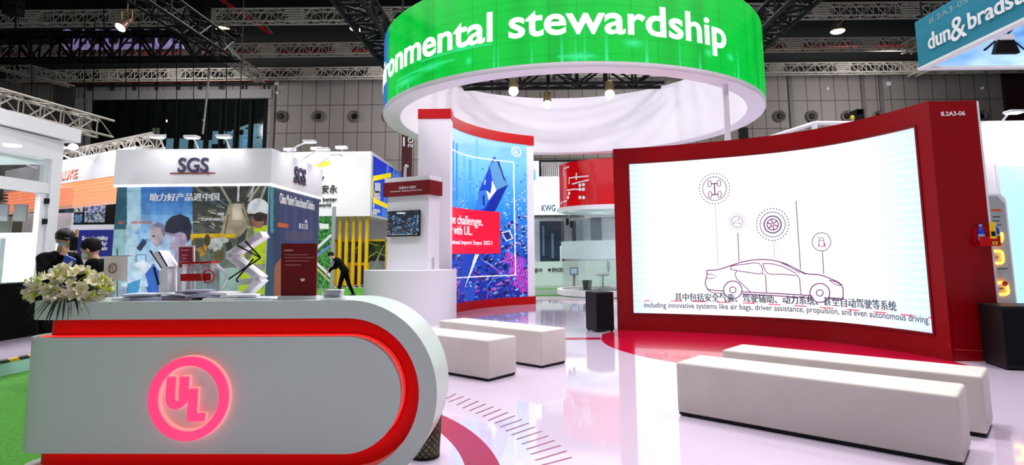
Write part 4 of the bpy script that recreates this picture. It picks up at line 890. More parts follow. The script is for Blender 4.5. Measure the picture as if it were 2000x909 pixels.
# leaflets lying in loose piles
PAPERS = [mat('paper_white', rgb(238, 236, 240), .5), mat('paper_lilac', rgb(172, 168, 196), .5), mat('paper_pale_blue', rgb(205, 212, 232), .5), mat('paper_plum', rgb(120, 96, 112), .5)]
lv = [(250,.24,0,.02,.2,0,1),(300,.22,0,.02,-.1,1,2),(330,.26,.008,.012,.15,2,0),(285,.28,.021,.01,.05,0,3),(360,.2,.0,.014,-.2,3,0),(405,.23,.015,.012,.1,1,1),(440,.19,.0,.014,-.05,0,1),(470,.24,.015,.014,.25,0,2),(500,.2,.0,.012,.1,2,1),(525,.25,.0,.008,-.15,0,0),(345,.24,.034,.008,-.25,0,2),(385,.26,.046,.012,.12,1,0),(265,.2,.032,.008,.3,2,1),(430,.26,.029,.016,-.2,0,0)]
lbls = ['lilac edged leaflets beside the flag, lowest sheets at the left', 'lilac leaflet pile right of the flag', 'pale blue leaflet pile in front of the tilted tablet rack', 'white leaflet lying across the pile right of the flag', 'plum coloured brochure under the small magenta sign', 'lilac brochure in front of the red lidded box', 'white brochure under the curved acrylic stand', 'white brochure on the pile before the zigzag stand', 'pale blue brochure at the foot of the zigzag stand', 'white sheet lying at the right end of the leaflet row', 'loose white leaflet on top of the pile before the tablet rack', 'lilac leaflet on top of the pile before the red lidded box', 'pale blue leaflet tilted on the pile right of the flag', 'thick white booklet on top before the zigzag stand']
for (px, tt, dz, th, rot, mi, _), lb in zip(lv, lbls):
    tt = .115+(tt-.19)*.5; q = ctop(px+14*(px < 270), tt); M = Matrix.Translation((q[0], q[1], TOP+dz)) @ Matrix.Rotation(rot, 4, 'Z'); g = MB()
    nx = 8; vs = []
    for s in (0, 1):
        for i in range(nx+1):
            x = -.105+.21*i/nx; cv_ = .004*math.sin(i/nx*math.pi)+.0006
            for y in (-.074, .074): vs.append(M @ Vector((x, y, cv_*(1 if dz else .1)+th*s)))
    m_ = 2*(nx+1); fs = []
    for i in range(nx):
        a = 2*i; fs += [(a, a+1, a+3, a+2), (m_+a, m_+a+2, m_+a+3, m_+a+1), (a, a+2, m_+a+2, m_+a), (a+1, m_+a+1, m_+a+3, a+3)]
    fs += [(0, m_, m_+1, 1), (2*nx, 2*nx+1, m_+2*nx+1, m_+2*nx)]; g.add(vs, fs)
    tag(g.build('leaflet', PAPERS[mi]), lb, 'leaflet', 'leaflets along the counter')
# tilted tablet rack, left
c = CP(.33)
def P(x, y, d=0.): return c.pt(*c.hit(x, y), d)
t = thing('tablet_rack', 'tilted white tablet rack with black frame behind the leaflets', 'rack', ctop(325, .33))
def slab2(g, a, b, th, d0, d1):
    a, b = np.array(a, float), np.array(b, float); n = np.array([-(b-a)[1], (b-a)[0]]); n = n/np.linalg.norm(n)*th/2
    g.loft([[P(*(a+n), d), P(*(b+n), d), P(*(b-n), d), P(*(a-n), d)] for d in (d0, d1)])
g = MB(); slab2(g, (314, 493), (334, 524), 13, -.06, .06); g.build('panel', SATIN, t)
g = MB(); slab2(g, (304, 490), (327, 524), 2.6, .05, .06); slab2(g, (311, 522), (320, 556), 2.6, .05, .06); slab2(g, (304, 490), (327, 524), 2.6, -.06, -.05); slab2(g, (322, 492), (338, 520), 2.2, .061, .066); g.build('frame', BLACK, t)
g = MB(); g.loft([[P(x, y, d) for x, y in ((319, 581), (337, 581), (336, 524), (320, 528))] for d in (-.05, .05)]); g.build('base', SATIN, t)
# small magenta sign in white frame
c = CP(.375); t = thing('sign_holder', 'small magenta notice in a white frame standing mid counter', 'sign', ctop(363, .375))
g = MB(); g.loft([[P(x, y, d) for x, y in ((348, 580), (381, 580), (381, 480), (349, 480))] for d in (.0, .012)], 0); g.build('frame', SATIN, t)
g = MB(); g.loft([[P(x, y, d) for x, y in ((351.5, 523), (378, 521), (378, 483), (352, 483.5))] for d in (.012, .015)]); mg = g.build('notice', mat('magenta_print', rgb(150, 18, 60), .4), t)
g = MB()
for y, x0_, x1_ in ((489, 357, 373), (499, 359, 371), (505, 360, 368), (512, 356, 374)): stroke(g, c, [c.hit(x0_, y), c.hit(x1_, y)], .008, .021)
g.build('print_line', mat('pink_print', rgb(215, 140, 165), .5), mg)
# box with red lid and red label
c = CP(.32); t = thing('clear_box', 'clear box with a red lid bar, red label and red ring, mid counter', 'box', ctop(393, .32))
g = MB(); g.loft([[P(x, y, d) for x, y in ((363, 580), (421, 580), (421, 515), (365, 515))] for d in (-.05, .05)]); g.build('box', ACRYL, t)
g = MB(); g.loft([[P(x, y, d) for x, y in ((366, 516), (421, 514.5), (421, 510.5), (366, 512))] for d in (-.055, .058)]); g.build('lid_bar', RED, t)
g = MB(); g.loft([[P(x, y, d) for x, y in ((362, 549), (420, 548), (420, 533.5), (362, 535))] for d in (.05, .054)]); g.build('label', RED, t)
g = MB(); u, z = c.hit(417, 540); g.tube([c.pt(u+.041*math.cos(a), z+.042*math.sin(a), .062) for a in np.linspace(0, 2*math.pi, 33)[:-1]], .005, 6, closed=True); g.build('ring', mat('red_ring', rgb(190, 14, 30), .4), t)
g = MB()
for k in range(5): q = P(371+k*11, 531, .02); g.lathe(q, [(.012, 0), (.013, .03), (.006, .042), (.006, .05)], 10)
g.build('contents', mat('pale_samples', rgb(225, 220, 222), .4), t, True)
# curved clear stand
c = CP(.215); t = thing('curved_stand', 'curved white acrylic stand arching over the leaflets', 'stand', ctop(425, .215))
g = MB(); g.tube([P(x, y) for x, y in smooth([(424,582),(430,566),(440,552),(443,541),(434,528),(424,520)], 16)], .011, 8); g.build('arm', SATIN, t, True)
g = MB(); g.tube([P(392, 516), P(394, 540), P(398, 562), P(405, 583)], .006, 8); g.tube([P(424, 521), P(408, 516), P(392, 517)], .006, 6); g.build('clear_stem', ACRYL, t, True)
# zigzag stand
c = CP(.29); t = thing('zigzag_stand', 'white zigzag folding brochure stand with black struts', 'brochure stand', ctop(490, .29))
for a, b in (((517, 458), (452, 499)), ((452, 499), (513, 545)), ((513, 545), (478, 582))):
    g = MB(); slab2(g, a, b, 13, -.05, .05); g.build('panel', SATIN, t)
g = MB(); slab2(g, (504, 464), (462, 493), 8, .0505, .052); slab2(g, (462, 505), (505, 538), 8, .0505, .052); g.build('brochure', mat('brochure_cover', rgb(205, 205, 215), .4), t)
g = MB()
for a, b in (((472, 480), (517, 504)), ((517, 504), (449, 549)), ((487, 472), (516, 502)), ((503, 506), (470, 546)), ((470, 546), (474, 551))): slab2(g, a, b, 2.4, .053, .06)
g.build('strut', BLACK, t)
# large dark red notice board
c = CP(.1); t = thing('notice_board', 'dark red upright notice board with white lines of print on the counter', 'notice board', ctop(583, .1))
g = MB(); g.loft([[P(x, y, d) for x, y in ((549, 579), (618, 578.5), (619.5, 476), (550, 476))] for d in (-.006, .006)]); bd = g.build('board', DKRED, t)
g = MB(); g.loft([[P(x, y, d) for x, y in ((546, 586), (621, 586), (621, 578), (546, 578))] for d in (-.04, .03)]); g.build('foot', SATIN, t)
g = MB()
for y, x0_, x1_, w in ((489.5, 556, 573, .011), (498, 557, 603, .004), (503.5, 557, 615, .004), (510, 557, 604, .004), (518, 557, 588, .005)):
    xx = x0_
    while xx < x1_: stroke(g, c, [c.hit(xx, y), c.hit(min(xx+3.2, x1_), y)], w, .0075); xx += 4
g.build('print_line', mat('pale_red_print', rgb(205, 150, 150), .5), bd)
g = MB(); u, z = c.hit(592, 547); patch(g, c, [(u-.015, z+.008), (u-.012, z-.004), (u-.004, z-.009), (u+.004, z-.009), (u+.012, z-.004), (u+.015, z+.008)], .0075); g.build('cup_mark', TEXTW, bd)
# card holder
c = CP(.08); t = thing('card_holder', 'clear card holder with stacked white cards near the counter end', 'card holder', ctop(652, .08))
g = MB(); g.loft([[P(x, y, d) for x, y in ((631, 585), (672, 584.5), (671, 567), (634, 567))] for d in (.04, .045)]); g.loft([[P(x, y, d) for x, y in ((631, 585), (672, 584.5), (672, 582.5), (631, 583))] for d in (-.03, .05)]); g.build('holder', ACRYL, t)
g = MB()
for k in range(5): g.loft([[P(x+k*.4, y, d-k*.002) for x, y in ((635, 582-k*3.3), (668, 581.5-k*3.3), (667, 579.2-k*3.3), (636, 579.5-k*3.3))] for d in (-.03, .038)])
g.build('cards', SATIN, t)
g = MB(); stroke(g, c, [c.hit(638, 577), c.hit(655, 576.5)], .004, .0465); stroke(g, c, [c.hit(652, 580), c.hit(666, 579.5)], .006, .0465); g.build('print_line', mat('grey_print', rgb(150, 150, 160), .5), t)

# ================================================================ PEOPLE
def person(label, loc, yaw, J, look, jacket, trousers, hat=False, mask=None):
    """J: joints (x forward, y left, z up). One closed body skin; the clothes are shells that follow it."""
    t = thing('person', label, 'person', loc); t.rotation_euler = (0, 0, yaw); V = {k: Vector(v) for k, v in J.items()}
    g = MB(); bones = []                               # (region, a, b)
    def limb(a, b, ra, rb, reg):
        a, b = Vector(a), Vector(b); g.tube([a, b], ra, 14, r1=rb); g.ball(a, ra, 14); g.ball(b, rb, 14); bones.append((reg, a, b))
    def ring(c, w, d, ax):
        ax = Vector(ax).normalized(); lat = Vector((0, 1, 0)); dep = lat.cross(ax).normalized(); return [tuple(c+lat*w*math.cos(q)+dep*d*math.sin(q)) for q in np.linspace(0, 2*math.pi, 25)[:-1]]
    pel, wai, che, nec = V['pelvis'], V['waist'], V['chest'], V['neck']; up_ = (che-wai)
    sh = che+(nec-che)*.55
    g.loft([ring(pel-(wai-pel)*.75, .12, .09, wai-pel), ring(pel-(wai-pel)*.3, .158, .112, wai-pel), ring(pel, .16, .112, wai-pel), ring(wai, .138, .1, up_), ring(che, .165, .115, up_), ring(sh, .15, .095, nec-che), ring(che+(nec-che)*.85, .075, .065, nec-che)])
    bones += [('j', pel-(wai-pel)*.1, wai), ('j', wai, che), ('j', che, che+(nec-che)*.75)]
    hd = (V['skull']+V['crown'])/2; limb(che+(nec-che)*.6, V['skull'], .056, .052, 'n')
    up = (V['crown']-nec).normalized(); fw = Vector(look).normalized(); fw = (fw-up*fw.dot(up)).normalized(); lf = up.cross(fw); M = Matrix((fw, lf, up)).transposed(); hc = hd
    W_ = lambda x, y, z: hc+M @ Vector((x, y, z))
    g.ball(W_(0, 0, .02), (.098, .078, .105), 18, M=M); g.ball(W_(.028, 0, -.055), (.06, .058, .062), 16, M=M); g.ball(W_(.1, 0, -.022), (.016, .012, .022), 10, M=M); bones.append(('h', W_(0, 0, -.05), W_(0, 0, .06)))
    for sg in (-1, 1): g.ball(W_(-.005, sg*.08, -.015), (.018, .011, .03), 10, M=M)
    for q in 'lr':
        y = 1 if q == 'l' else -1
        limb(V['sho_'+q], V['elb_'+q], .056, .044, 'j'); limb(V['elb_'+q], V['wri_'+q], .043, .028, 'j'); bones.append(('j', sh, V['sho_'+q]))
        g.loft([[tuple(sh+Vector((.07*math.cos(k), 0, .06*math.sin(k)))) for k in np.linspace(0, 2*math.pi, 15)[:-1]], [tuple(V['sho_'+q]+Vector((.055*math.cos(k), 0, .055*math.sin(k)))) for k in np.linspace(0, 2*math.pi, 15)[:-1]]])
        limb(V['hip_'+q], V['kne_'+q], .088, .058, 't'); limb(V['kne_'+q], V['ank_'+q], .057, .038, 't'); bones.append(('t', pel-(wai-pel)*.5, V['hip_'+q]))
        hl = V['ank_'+q]+Vector((-.05, 0, -.045)); limb(hl, V['toe_'+q], .038, .034, 's'); limb(V['ank_'+q]-Vector((0, 0, .01)), V['toe_'+q], .036, .03, 's')
        p = V['palm_'+q]; d = (p-V['wri_'+q]).normalized(); side = d.cross(Vector((1, 0, .3))).normalized(); cur = side.cross(d); limb(V['wri_'+q], p-d*.03, .025, .026, 'p')
        for k in (-.02, -.007, .007, .02): limb(p-d*.03+side*k*.8, p+d*.018+side*k, .016, .0115, 'p')
        for o_, L in ((-.027, .062), (-.009, .076), (.009, .07), (.027, .055)):     # four fingers, then the thumb
            a = p+d*.018+side*o_; b = a+d*L*.5+cur*.009; c_ = b+d*L*.42+cur*.024; limb(a, b, .0085, .008, 'p'); limb(b, c_, .008, .0065, 'p')
        a = p-d*.025-side*.028; b = a+d*.03-side*.022+cur*.01; c_ = b+d*.03-side*.004+cur*.012; limb(a, b, .0115, .0095, 'p'); limb(b, c_, .0095, .0075, 'p')
    o = g.build('body', SKIN, None); md = o.modifiers.new('r', 'REMESH'); md.mode = 'VOXEL'; md.voxel_size = .0072; dg = bpy.context.evaluated_depsgraph_get(); me = bpy.data.meshes.new_from_object(o.evaluated_get(dg)); bpy.data.objects.remove(o)
    bm = bmesh.new(); bm.from_mesh(me)
    for _ in range(3): bmesh.ops.smooth_vert(bm, verts=bm.verts, factor=.5, use_axis_x=True, use_axis_y=True, use_axis_z=True)
    bm.to_mesh(me); bm.free(); me.materials.clear(); me.materials.append(SKIN); me.polygons.foreach_set('use_smooth', [True]*len(me.polygons)); me.name = 'body'; ob = link('body', me, t)
    n = len(me.vertices); co = np.empty(n*3); me.vertices.foreach_get('co', co); co = co.reshape(-1, 3); no = np.empty(n*3); me.vertex_normals.foreach_get('vector', no); no = no.reshape(-1, 3)
    best = np.full(n, 9.); reg = np.array(['x']*n)
    for rg, a, b in bones:
        a, b = np.array(a), np.array(b); L2 = (b-a)@(b-a)+1e-9; k = np.clip(((co-a)@(b-a))/L2, 0, 1); dist = np.linalg.norm(co-a-k[:, None]*(b-a), axis=1); m_ = dist < best; best[m_] = dist[m_]; reg[m_] = rg
    F4 = [tuple(p_.vertices) for p_ in me.polygons]
    def shell(nm, keys, m, th):
        ok = np.isin(reg, keys); fs = [f for f in F4 if (any if nm == 'jacket' else all)(ok[i] for i in f)]; used = sorted({i for f in fs for i in f}); ix = {v: i for i, v in enumerate(used)}; K = len(used)
        fold = 1+.14*np.sin(co[used, 2]*46+co[used, 1]*60+co[used, 0]*25)[:, None]; P0 = co[used]+no[used]*.001; P1 = co[used]+no[used]*th*fold
        F = [tuple(ix[i] for i in f) for f in fs]; cnt = {}
        for f in F:
            for i in range(len(f)): e = (f[i], f[(i+1) % len(f)]); cnt[tuple(sorted(e))] = cnt.get(tuple(sorted(e)), 0)+1
        rim = [(f[(i+1) % len(f)]+0, f[i], f[i]+K, f[(i+1) % len(f)]+K) for f in F for i in range(len(f)) if cnt[tuple(sorted((f[i], f[(i+1) % len(f)])))] == 1]
        mm = bpy.data.meshes.new(nm); mm.from_pydata(np.vstack([P1, P0]).tolist(), [], F+rim); mm.materials.append(m); mm.polygons.foreach_set('use_smooth', [True]*len(mm.polygons)); link(nm, mm, t)
    shell('jacket', ['j'], jacket, .016)
    shell('trousers', ['t'], trousers, .012)
    ly = (co[:, 1] > (V['ank_l'][1]+V['ank_r'][1])/2); sv = reg.copy()
    for kk, sd in (('L', True), ('R', False)): reg[(sv == 's') & (ly == sd)] = kk
    shell('shoe', ['L'], BLACK, .009); shell('shoe', ['R'], BLACK, .009)
    def child(g, nm, m):
        o = g.build(nm, m, None, True); o.parent = t; return o
    g = MB(); g.ball(W_(-.012, 0, .032), (.106, .088, .106), 20, M=M); rr = child(g, 'hair', HAIR)
    bm = bmesh.new(); bm.from_mesh(rr.data); cut = W_(.04, 0, .02); n_ = M @ Vector((.7, 0, -.7)); bmesh.ops.bisect_plane(bm, geom=bm.verts[:]+bm.edges[:]+bm.faces[:], plane_co=cut, plane_no=n_, clear_outer=True)
    bmesh.ops.bisect_plane(bm, geom=bm.verts[:]+bm.edges[:]+bm.faces[:], plane_co=W_(0, 0, -.045), plane_no=M @ Vector((0, 0, -1)), clear_outer=True)
    rs = random.Random(3)
    for v in bm.verts: v.co += Vector((rs.uniform(-1, 1), rs.uniform(-1, 1), rs.uniform(-1, 1)))*.004
    bm.to_mesh(rr.data); bm.free()
    if hat:
        g = MB(); g.ball(W_(-.006, 0, .052), (.115, .097, .082), 20, M=M); child(g, 'cap', BLACK); g = MB(); g.ball(W_(.11, 0, .045), (.07, .075, .01), 16, M=M); child(g, 'cap_brim', BLACK)
    for sg in (-1, 1):
        g = MB(); g.ball(W_(.085, sg*.03, .005), (.008, .011, .007), 8, M=M); child(g, 'eye', BLACK)
        g = MB(); g.ball(W_(.085, sg*.031, .026), (.008, .016, .004), 8, M=M); child(g, 'eyebrow', HAIR)
    g = MB(); g.ball(W_(.08, 0, -.062), (.012, .022, .006), 8, M=M); child(g, 'mouth', mat('lips', rgb(165, 100, 90), .5))
    if mask:
        g = MB(); g.ball(W_(.05, 0, -.05), (.06, .067, .052), 16, M=M); mk = child(g, 'face_mask', mask)
        g = MB()
        for sg in (-1, 1): g.tube([W_(.05, sg*.066, -.03), W_(.01, sg*.084, -.01), W_(-.012, sg*.09, -.01)], .002, 5)
        child(g, 'mask_loop', mask)
    return t
def stand(h=1.72, **kw):
    k = h/1.72
    J = dict(pelvis=(0,0,.95), waist=(0,0,1.1), chest=(0,0,1.32), neck=(.01,0,1.48), skull=(.025,0,1.57), crown=(.02,0,1.66))
    for s, y in (('l', 1), ('r', -1)):
        J.update({'sho_'+s:(0,y*.17,1.39),'elb_'+s:(-.02,y*.22,1.12),'wri_'+s:(.06,y*.22,.9),'palm_'+s:(.08,y*.22,.82),'hip_'+s:(0,y*.09,.86),'kne_'+s:(.02,y*.1,.5),'ank_'+s:(0,y*.1,.09),'toe_'+s:(.15,y*.12,.04)})
    J.update(kw); return {a: (b[0]*k, b[1]*k, b[2]*k) for a, b in J.items()}
BLUEM = mat('pale_blue_mask', rgb(150, 205, 235), .7); WHM = mat('white_mask', rgb(240, 240, 242), .7)
p = aty(116, 500, 7.2)
JA = stand(1.75, neck=(.03,0,1.48), skull=(.06,0,1.565), crown=(.075,0,1.655), elb_r=(.16,-.25,1.18), wri_r=(.27,-.14,1.42), palm_r=(.28,-.11,1.5), elb_l=(.05,.24,1.13), wri_l=(.3,.1,1.12), palm_l=(.37,.08,1.13))
JA = {k: v for k, v in JA.items()}
person('person in black jacket and cap with pale blue mask, phone raised, behind the flowers', (p[0], 7.2, -.002), R_(-20), JA, (1, 0, -.35), CLOTH, CLOTH, True, BLUEM)
ph = thing('mobile_phone', 'dark phone held up in front of the masked person in the cap', 'phone', (p[0]+.31, 6.98, 1.56)); g = MB(); g.box((p[0]+.275, 6.99, 1.5), (p[0]+.365, 7.005, 1.66)); g.build('body', BLACK, ph, bevel=.004)
p2 = aty(200, 500, 6.7)
JB = stand(1.66, neck=(.07,0,1.44), skull=(.12,0,1.52), crown=(.14,0,1.61), chest=(.03,0,1.3), elb_r=(.1,-.25,1.12), wri_r=(.27,-.1,1.3), palm_r=(.34,-.08,1.36), elb_l=(.1,.25,1.12), wri_l=(.27,.1,1.3), palm_l=(.34,.08,1.36))
person('person in black jacket with white mask looking down at a blue folder', (p2[0], 6.7, -.002), R_(186), JB, (1, 0, -.4), CLOTH, CLOTH, False, WHM)
fo = Vector((p2[0]-.37, 6.70, 1.37)); g = MB(); M = Matrix.Translation(fo) @ Matrix.Rotation(R_(25), 4, 'Y') @ Matrix.Rotation(R_(12), 4, 'X'); g.box((-.07, -.01, -.075), (.07, .01, .06), M=M); t = tag(g.build('folder', mat('blue_folder', rgb(20, 80, 215), .4), bevel=.003), 'bright blue folder held between the two masked people', 'folder')
a, b = aty(150.5, 449, 7.75), aty(148, 500, 7.75); g = MB(); g.tube([(a[0], 7.75, 0), a], .016, 8); tag(g.build('wooden_pole', mat('yellow_wood', rgb(205, 150, 50), .6)), 'upright yellowish wooden pole between the two masked people', 'pole')
# cleaner bending with a mop, in front of the yellow posts
p3 = aty(672, 560, 20.6)
JC = dict(pelvis=(0,0,.93), waist=(.1,0,1.07), chest=(.26,0,1.24), neck=(.38,0,1.34), skull=(.46,0,1.4), crown=(.5,0,1.48))
for s, y in (('l', 1), ('r', -1)): JC.update({'sho_'+s:(.28,y*.17,1.28),'elb_'+s:(.36,y*.2,1.02),'wri_'+s:(.5,y*.08,.9 if y > 0 else 1.0),'palm_'+s:(.56,y*.04,.87 if y > 0 else .98),'hip_'+s:(0,y*.09,.88),'kne_'+s:(.1 if y > 0 else -.12,y*.11,.48),'ank_'+s:(.14 if y > 0 else -.3,y*.12,.09),'toe_'+s:(.28 if y > 0 else -.15,y*.12,.04)})
t = person('cleaner in black bending forward with a mop before the yellow posts', (p3[0], 20.6, 0), R_(180), JC, (.8, 0, -.7), CLOTH, CLOTH, False, WHM)
a, b = np.array((p3[0]-.47, 20.6, 1.15)), np.array((p3[0]-.87, 20.55, .03)); mp_ = thing('mop', 'thin mop held by the bending cleaner', 'mop', b); g = MB(); g.tube([a, b], .014, 6); g.build('handle', ALU, mp_); g = MB(); g.box(b-np.array([.2, .05, .03]), b+np.array([.2, .05, .01])); g.build('mop_head', mat('grey_mop', rgb(150, 150, 150), .8), mp_)
for zz_, s in ((1.12, -1), (1.12, 1)):
    g = MB(); g.tube([Vector((.29, s*.235, 1.25)), Vector((.36, s*.265, 1.05))], .016, 6)
    o = g.build('sleeve_stripe', mat('pale_stripe', rgb(190, 190, 195), .6), None); o.parent = t

# ================================================================ NEIGHBOURING STANDS
def arm_lamp(parent, base, head, nm='arm_lamp'):
    """slim white arm with a flat floodlight head"""
    base, head = np.array(base, float), np.array(head, float); g = MB(); g.tube([base, base+(head-base)*.5+np.array([0, 0, .04]), head+np.array([0, 0, .02])], .018, 6); a = g.build(nm, SATIN, parent)
    g = MB(); g.box(head-np.array([.13, .09, .02]), head+np.array([.13, .09, .025])); g.build('lamp_head', SATIN, a, bevel=.01)
    g = MB(); g.box(head-np.array([.11, .07, .028]), head+np.array([.11, .07, -.021])); g.build('lamp_glow', mat('arm_lamp_glow', (1, 1, 1), .3, emit=(1, .97, 1), es=6), a); return a
def spot(p, target, w, size=70, r=.1, col=(1, .98, 1)):
    l = bpy.data.lights.new('spot_light', 'SPOT'); l.energy = w; l.spot_size = R_(size); l.spot_blend = .8; l.shadow_soft_size = r; l.color = col
    o = bpy.data.objects.new('spot_light', l); COL.objects.link(o); o.location = p; o.rotation_euler = (Vector(target)-Vector(p)).to_track_quat('-Z', 'Y').to_euler(); return o

# --- stand with the laboratory and warehouse mural
Y1 = 12.; X0 = aty(234, 300, Y1)[0]; X1 = aty(528, 300, Y1)[0]; ZF1 = aty(400, 292, Y1)[2]; ZF0 = aty(400, 360.5, Y1)[2]; YB = 14.95
sg = thing('exhibition_booth', 'white fascia booth with a laboratory and warehouse mural behind the counter', 'booth', ((X0+X1)/2, 13, 0))
g = MB(); g.box((X0, Y1, 0), (X1, Y1+.12, ZF0)); g.box((X1-.12, Y1+.12, 0), (X1, YB, ZF0)); g.box((X0, Y1+.12, 0), (X0+.12, YB, ZF0)); g.build('wall_panel', SATIN, sg)
g = MB(); g.box((X0-.04, Y1-.06, ZF0), (X1+.06, Y1+.1, ZF1)); g.box((X1-.1, Y1+.1, ZF0), (X1+.06, YB, ZF1)); g.box((X0-.04, Y1+.1, ZF0), (X0+.1, YB, ZF1)); fas = g.build('fascia', WHITE, sg)
g = MB(); g.box((X0-.04, Y1-.065, ZF0-.04), (X1+.065, Y1+.1, ZF0)); g.box((X1-.1, Y1+.1, ZF0-.04), (X1+.065, YB, ZF0)); g.build('light_strip', mat('lit_strip', (1, 1, 1), .4, emit=(1, .98, 1), es=1.2), sg)
cv = Canvas(218, 355, 534, 610, 2, (160, 205, 232))
cv.grad(218, 355, 376, 460, (40, 120, 205), (150, 200, 235)); cv.grad(218, 460, 376, 610, (150, 200, 235), (190, 222, 230))
for x, w, al in ((285, 6, .3), (300, 4, .25), (318, 8, .3), (345, 5, .25), (362, 7, .3)): cv.rect(x, 355, x+w, 470, (150, 205, 240), al)
cv.grad(255, 355, 376, 420, (16, 70, 150), (60, 130, 205), al=.6); cv.rect(218, 355, 252, 448, (18, 84, 100)); cv.rect(218, 448, 247, 610, (140, 186, 190)); cv.grad(248, 361, 275, 448, (150, 195, 215), (185, 220, 238)); cv.rect(246, 440, 268, 610, (180, 212, 226), .8)
for x, y in ((268,455),(275,470),(283,452),(290,470),(300,458),(272,486)): cv.ell(x, y, 6, 5, (70, 130, 220), .5, soft=.6)
ZM = lambda P: [(196+x*.3642, 274+y*.3642) for x, y in P]
cv.poly(ZM([(240,610),(290,555),(345,560),(390,600),(400,830),(235,830)]), (172, 206, 234)); cv.poly(ZM([(265,490),(275,452),(310,440),(340,455),(345,505),(330,548),(300,568),(275,550)]), (196, 174, 180)); cv.poly(ZM([(275,460),(310,438),(345,455),(350,510),(338,520),(322,470),(290,462)]), (118, 122, 150)); cv.ell(*ZM([(285,515)])[0], 3, 2, (70, 70, 100)); cv.poly(ZM([(278,548),(300,560),(330,545),(326,562),(300,575)]), (150, 130, 160), .7)
cv.poly(ZM([(300,660),(345,625),(400,606),(470,560),(490,560),(490,830),(300,830)]), (196, 216, 238)); cv.poly(ZM([(400,606),(430,590),(412,700),(396,760)]), (130, 150, 205), .8); cv.poly(ZM([(455,575),(488,562),(488,640),(430,660)]), (64, 72, 160), .8); cv.poly(ZM([(345,640),(375,625),(360,740),(335,760)]), (160, 186, 224), .8)
cv.poly(ZM([(352,490),(470,478),(472,545),(442,572),(420,600),(400,605),(386,586),(372,577),(378,560),(362,546),(350,530)]), (178, 160, 190)); cv.poly(ZM([(430,500),(470,490),(472,545),(442,572),(424,560)]), (150, 128, 172), .7)
cv.poly(ZM([(344,478),(352,440),(380,410),(430,397),(475,415),(491,460),(488,520),(470,548),(458,505),(430,492),(395,502),(350,496)]), (22, 24, 50)); cv.ell(*ZM([(446,516)])[0], 4, 6.4, (196, 170, 196)); cv.poly(ZM([(345,505),(398,514),(402,546),(362,550)]), (206, 220, 244), .75); cv.line(ZM([(345,505),(398,514),(440,512)]), 1, (90, 96, 150)); cv.poly(ZM([(372,577),(392,572),(390,580),(378,584)]), (170, 110, 140), .8)
cv.grad(376, 355, 534, 420, (34, 38, 36), (70, 70, 60)); cv.grad(376, 420, 534, 610, (70, 70, 60), (150, 172, 160))
r = random.Random(8); VP_ = (463, 424)
for k in range(46):
    x0_ = r.uniform(372, 440); t = r.uniform(.05, .5); c = r.choice(((16, 24, 26), (20, 44, 56), (90, 100, 96), (24, 30, 28), (170, 170, 150), (44, 70, 76))); cv.line([(x0_, 356+r.uniform(0, 40)), (x0_+(VP_[0]-x0_)*(.45+t), 356+(VP_[1]-356)*(.45+t))], r.uniform(1.2, 4), c, .85)
for k in range(26):
    x0_ = r.uniform(478, 534); t = r.uniform(.05, .5); c = r.choice(((20, 26, 26), (60, 66, 60), (30, 38, 38), (190, 190, 176), (90, 86, 70))); cv.line([(x0_, 356), (x0_+(VP_[0]-x0_)*(.3+t), 356+(VP_[1]-356)*(.3+t))], r.uniform(1.5, 5), c, .85)
for k in range(44):
    y = r.uniform(385, 462); x = r.uniform(374, 430+(y-385)*.1); cv.line([(x, y), (x+r.uniform(5, 16), y+r.uniform(-3, 6))], r.uniform(1, 3), r.choice(((14, 26, 30), (170, 160, 130), (36, 76, 80), (226, 220, 200), (24, 26, 24), (18, 30, 38))), .85)
cv.poly([(447,398),(476,398),(490,448),(478,462),(430,462),(438,430)], (176, 162, 132), .9); cv.poly([(455,398),(470,398),(474,430),(452,430)], (226, 214, 188), .8); cv.ell(462, 412, 9, 20, (240, 232, 216), .7, soft=.8); cv.line([(466, 357), (465, 392)], 4, (232, 232, 236), .9); cv.line([(497, 357), (489, 392)], 3, (215, 220, 225), .8); cv.line([(522, 357), (508, 392)], 5, (200, 205, 210), .7); cv.line([(436, 470), (446, 420)], 2, (50, 44, 30), .8); cv.line([(486, 440), (474, 410)], 2, (60, 52, 36), .8)
cv.poly([(266,485),(280,466),(287,474),(274,492)], (16, 32, 70)); cv.poly([(272,478),(287,466),(284,478)], (16, 32, 70)); cv.line([(250,480),(266,480),(266,500),(250,500),(250,480)], 1, (120, 150, 170)); cv.line([(266,498),(285,498),(285,519),(266,519),(266,498)], 1.4, (40, 80, 110))
cv.poly([(285,528),(300,515),(322,545),(325,575),(290,575),(280,550)], (24, 92, 190)); cv.poly([(248,540),(280,525),(290,560),(250,570)], (190, 220, 240)); cv.poly([(235,560),(275,545),(270,572),(232,575)], (60, 150, 200)); cv.poly([(262,515),(280,508),(296,520),(280,540)], (225, 235, 245))
cv.rect(372, 457, 462, 465, (228, 184, 10)); cv.poly([(373,465),(380,465),(377,500),(373,500)], (200, 160, 10)); cv.poly([(402,465),(412,465),(402,490),(396,488)], (215, 150, 20))
for x, y, w, h, c in ((385,475,22,20,(70, 74, 50)),(420,478,30,26,(216, 220, 220)),(432,470,30,12,(235, 235, 225)),(392,492,16,20,(180, 130, 30)),(428,500,20,24,(96, 80, 40)),(448,486,12,28,(40, 40, 36)),(405,470,12,24,(50, 40, 20)),(380,500,20,28,(60, 60, 40))): cv.ell(x, y, w/2, h/2, c, .85)
for k in range(16): x, y = r.uniform(376, 460), r.uniform(470, 525); cv.line([(x, y), (x+r.uniform(-10, 10), y+r.uniform(-10, 12))], r.uniform(1, 2.4), r.choice(((230, 190, 30), (30, 30, 28), (235, 235, 230), (20, 40, 30))), .8)
